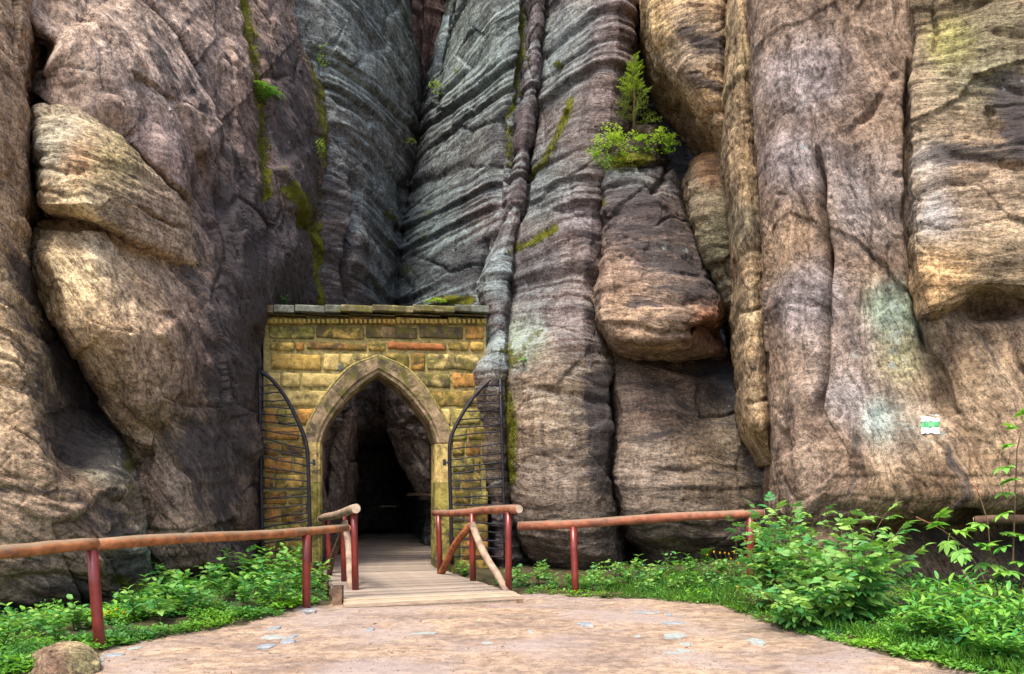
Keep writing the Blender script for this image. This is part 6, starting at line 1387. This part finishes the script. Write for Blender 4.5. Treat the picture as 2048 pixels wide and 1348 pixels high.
for k in range(6):
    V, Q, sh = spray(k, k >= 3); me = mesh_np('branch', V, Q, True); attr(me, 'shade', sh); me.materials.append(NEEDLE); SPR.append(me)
for k in range(74):
    t = .10 + .88 * (k / 74) ** .9; a = k * 2.4
    if t < .42 and k % 2: continue
    place('branch', SPR[k % 3 + (3 if t < .45 else 0)], spr, (0, 0, HS * t), (math.cos(a), math.sin(a) * .8, .10 + .65 * t + random.uniform(-.15, .2)), random.uniform(-.8, .8), (1.45 - 1.1 * t) * random.uniform(.6, 1.1))

# ------------------------------------------------------------------ stones, stick, gravel
def boulder_rows(x0, x1, y0, y1, Y): pass
rock('boulder', 'rounded brown boulder lying at the bottom left edge of the path', [
    (1296, [(82, 7.62), (100, 7.5), (128, 7.5), (158, 7.62)]), (1306, [(62, 7.55), (92, 7.3), (135, 7.3), (180, 7.5)]), (1326, [(50, 7.5), (88, 7.12), (142, 7.12), (198, 7.42)]), (1352, [(46, 7.45), (86, 7.05), (146, 7.05), (204, 7.38)]), (1400, [(46, 7.45), (86, 7.05), (146, 7.05), (204, 7.38)])],
    (168, 142, 112), keys=[(110, 1335, 30, (118, 84, 66)), (165, 1325, 30, (140, 132, 84))], moss=[([(180, 1320), (200, 1340)], 14, .6)], back=.35, **dict(FRONTR, facet=0.05, joint=0.2, big=(.03, 1.5), strata=(.008, 3), grain=(.01, 20, 6, 4), fine=(.012, 9)))
def flat_stone(label, px, py, wpx, hpx, mat, h=.025, rot=0.0):
    c = gpt(px, py); w = wpx / F * c.y / 2; dpt = hpx * c.y ** 2 / (EYE * F) / 2; n = 13; V = []; Fs = []
    h *= .4
    for ring, (sc, z) in enumerate(((1.05, -.03), (1.0, h * .45), (.80, h * .95), (.4, h * 1.05))):
        for k in range(n):
            a = 2 * math.pi * k / n; rr = sc * (1 + .22 * math.sin(2 * a + px) + .12 * math.sin(5 * a + py) + random.uniform(-.05, .05) * (ring < 3))
            x, y = w * rr * math.cos(a), dpt * rr * math.sin(a); V.append((x * math.cos(rot) - y * math.sin(rot), x * math.sin(rot) + y * math.cos(rot), z + random.uniform(-.003, .003)))
    for r_ in range(3):
        for k in range(n): Fs.append((r_ * n + k, r_ * n + (k + 1) % n, (r_ + 1) * n + (k + 1) % n, (r_ + 1) * n + k))
    Fs.append(tuple(3 * n + k for k in range(n)))
    o = MB().add(V, Fs).build('flat_stone', mat, None, False); o.location = c; tag(o, label, 'stone', 'flat stones in the path')
for lab, x, y, w, hp, m, h in [('pale oval stone alone at the right of the path', 1513, 1283, 40, 11, SLATE, .02), ('largest pale slab flush in the middle of the path', 1362, 1306, 74, 17, SLATE, .008), ('pale stone just above the largest slab', 1374, 1289, 30, 8, SLATE, .012), ('long pale stone two above the largest slab', 1350, 1271, 56, 9, SLATE, .012),
        ('dark blue-grey wedge stone in the middle of the path', 1172, 1250, 32, 9, BLUESTONE, .05), ('small pale chip left of the dark wedge stone', 1061, 1264, 14, 8, SLATE, .02), ('blue-grey stone above the long pale stone', 1346, 1246, 40, 6, BLUESTONE, .02), ('thin blue-grey stone near the right weeds', 1290, 1225, 52, 6, BLUESTONE, .02), ('small blue-grey stone beside the thin one', 1336, 1229, 14, 5, BLUESTONE, .02),
        ('long pale stone at the left of the path', 545, 1276, 62, 7, SLATE, .03), ('small blue-grey stone at the end of the long pale one', 584, 1274, 17, 9, BLUESTONE, .03), ('blue-grey stone nearest the left weeds group', 576, 1284, 34, 8, BLUESTONE, .03), ('blue-grey sliver at the left of the path', 533, 1293, 38, 8, BLUESTONE, .03), ('pale-brown lump of stone above the left stones', 546, 1259, 26, 9, BLUESTONE, .04),
        ('half-buried stone at the foot of the second left post', 618, 1222, 26, 8, BLUESTONE, .05), ('grey stone right of the leaning red post', 228, 1311, 34, 9, BLUESTONE, .035), ('small pale stone beside the lower-left boulder', 196, 1322, 20, 8, SLATE, .03), ('pale stone by the end of the left weeds', 270, 1297, 22, 6, SLATE, .025), ('narrow pale streak of stone in mid path', 848, 1267, 52, 5, SLATE, .012), ('blue chip below the boardwalk front', 740, 1260, 18, 6, BLUESTONE, .025), ('small pale stone left of the largest slab', 1275, 1272, 16, 5, SLATE, .015), ('pale flush stone at the bottom middle', 975, 1285, 20, 8, SLATE, .008)]:
    flat_stone(lab, x, y, w, hp, m, h)
sp = gpt(1222, 1192); o = log(MB(), (-.17, .03, .012), (.15, -.03, .045), .016, .012, 6, 7, .01).build('stick', DARKLOG, None, True); o.location = sp; tag(o, 'short broken stick at the path edge under the right railing', 'stick')
pp = px_ground(poly_px([(80, 1346), (330, 1280), (690, 1210), (1050, 1196), (1440, 1216), (1900, 1340), (1900, 1346)], 3000)); r = RNG
V = []; Q = []
for i, p in enumerate(pp):
    s = r.uniform(.003, .009) * (2.2 if r.random() < .05 else 1); a = r.uniform(0, 6.28); L_ = r.uniform(.8, 1.9); n0 = len(V)
    for dx, dy, dz in ((-1, -.6, -.3), (1, -.7, -.3), (1.1, .6, -.3), (-.9, .7, -.3), (-.6, -.3, .55), (.6, -.4, .6), (.6, .35, .5), (-.5, .4, .6)):
        x, y = dx * s * L_, dy * s; V.append((p[0] + x * math.cos(a) - y * math.sin(a), p[1] + x * math.sin(a) + y * math.cos(a), p[2] + dz * s))
    Q += [tuple(n0 + k for k in f) for f in ((4, 5, 6, 7), (0, 1, 5, 4), (1, 2, 6, 5), (2, 3, 7, 6), (3, 0, 4, 7))]
GRAV = simple('gravel_brown', (0.22, 0.14, 0.10), 0.9, .15, .6, 3, 0)
tag(link('gravel', mesh_np('gravel', np.array(V), np.array(Q), False), GRAV), 'small dark pebbles and crumbs strewn on the sandy path', 'gravel', kind='stuff')
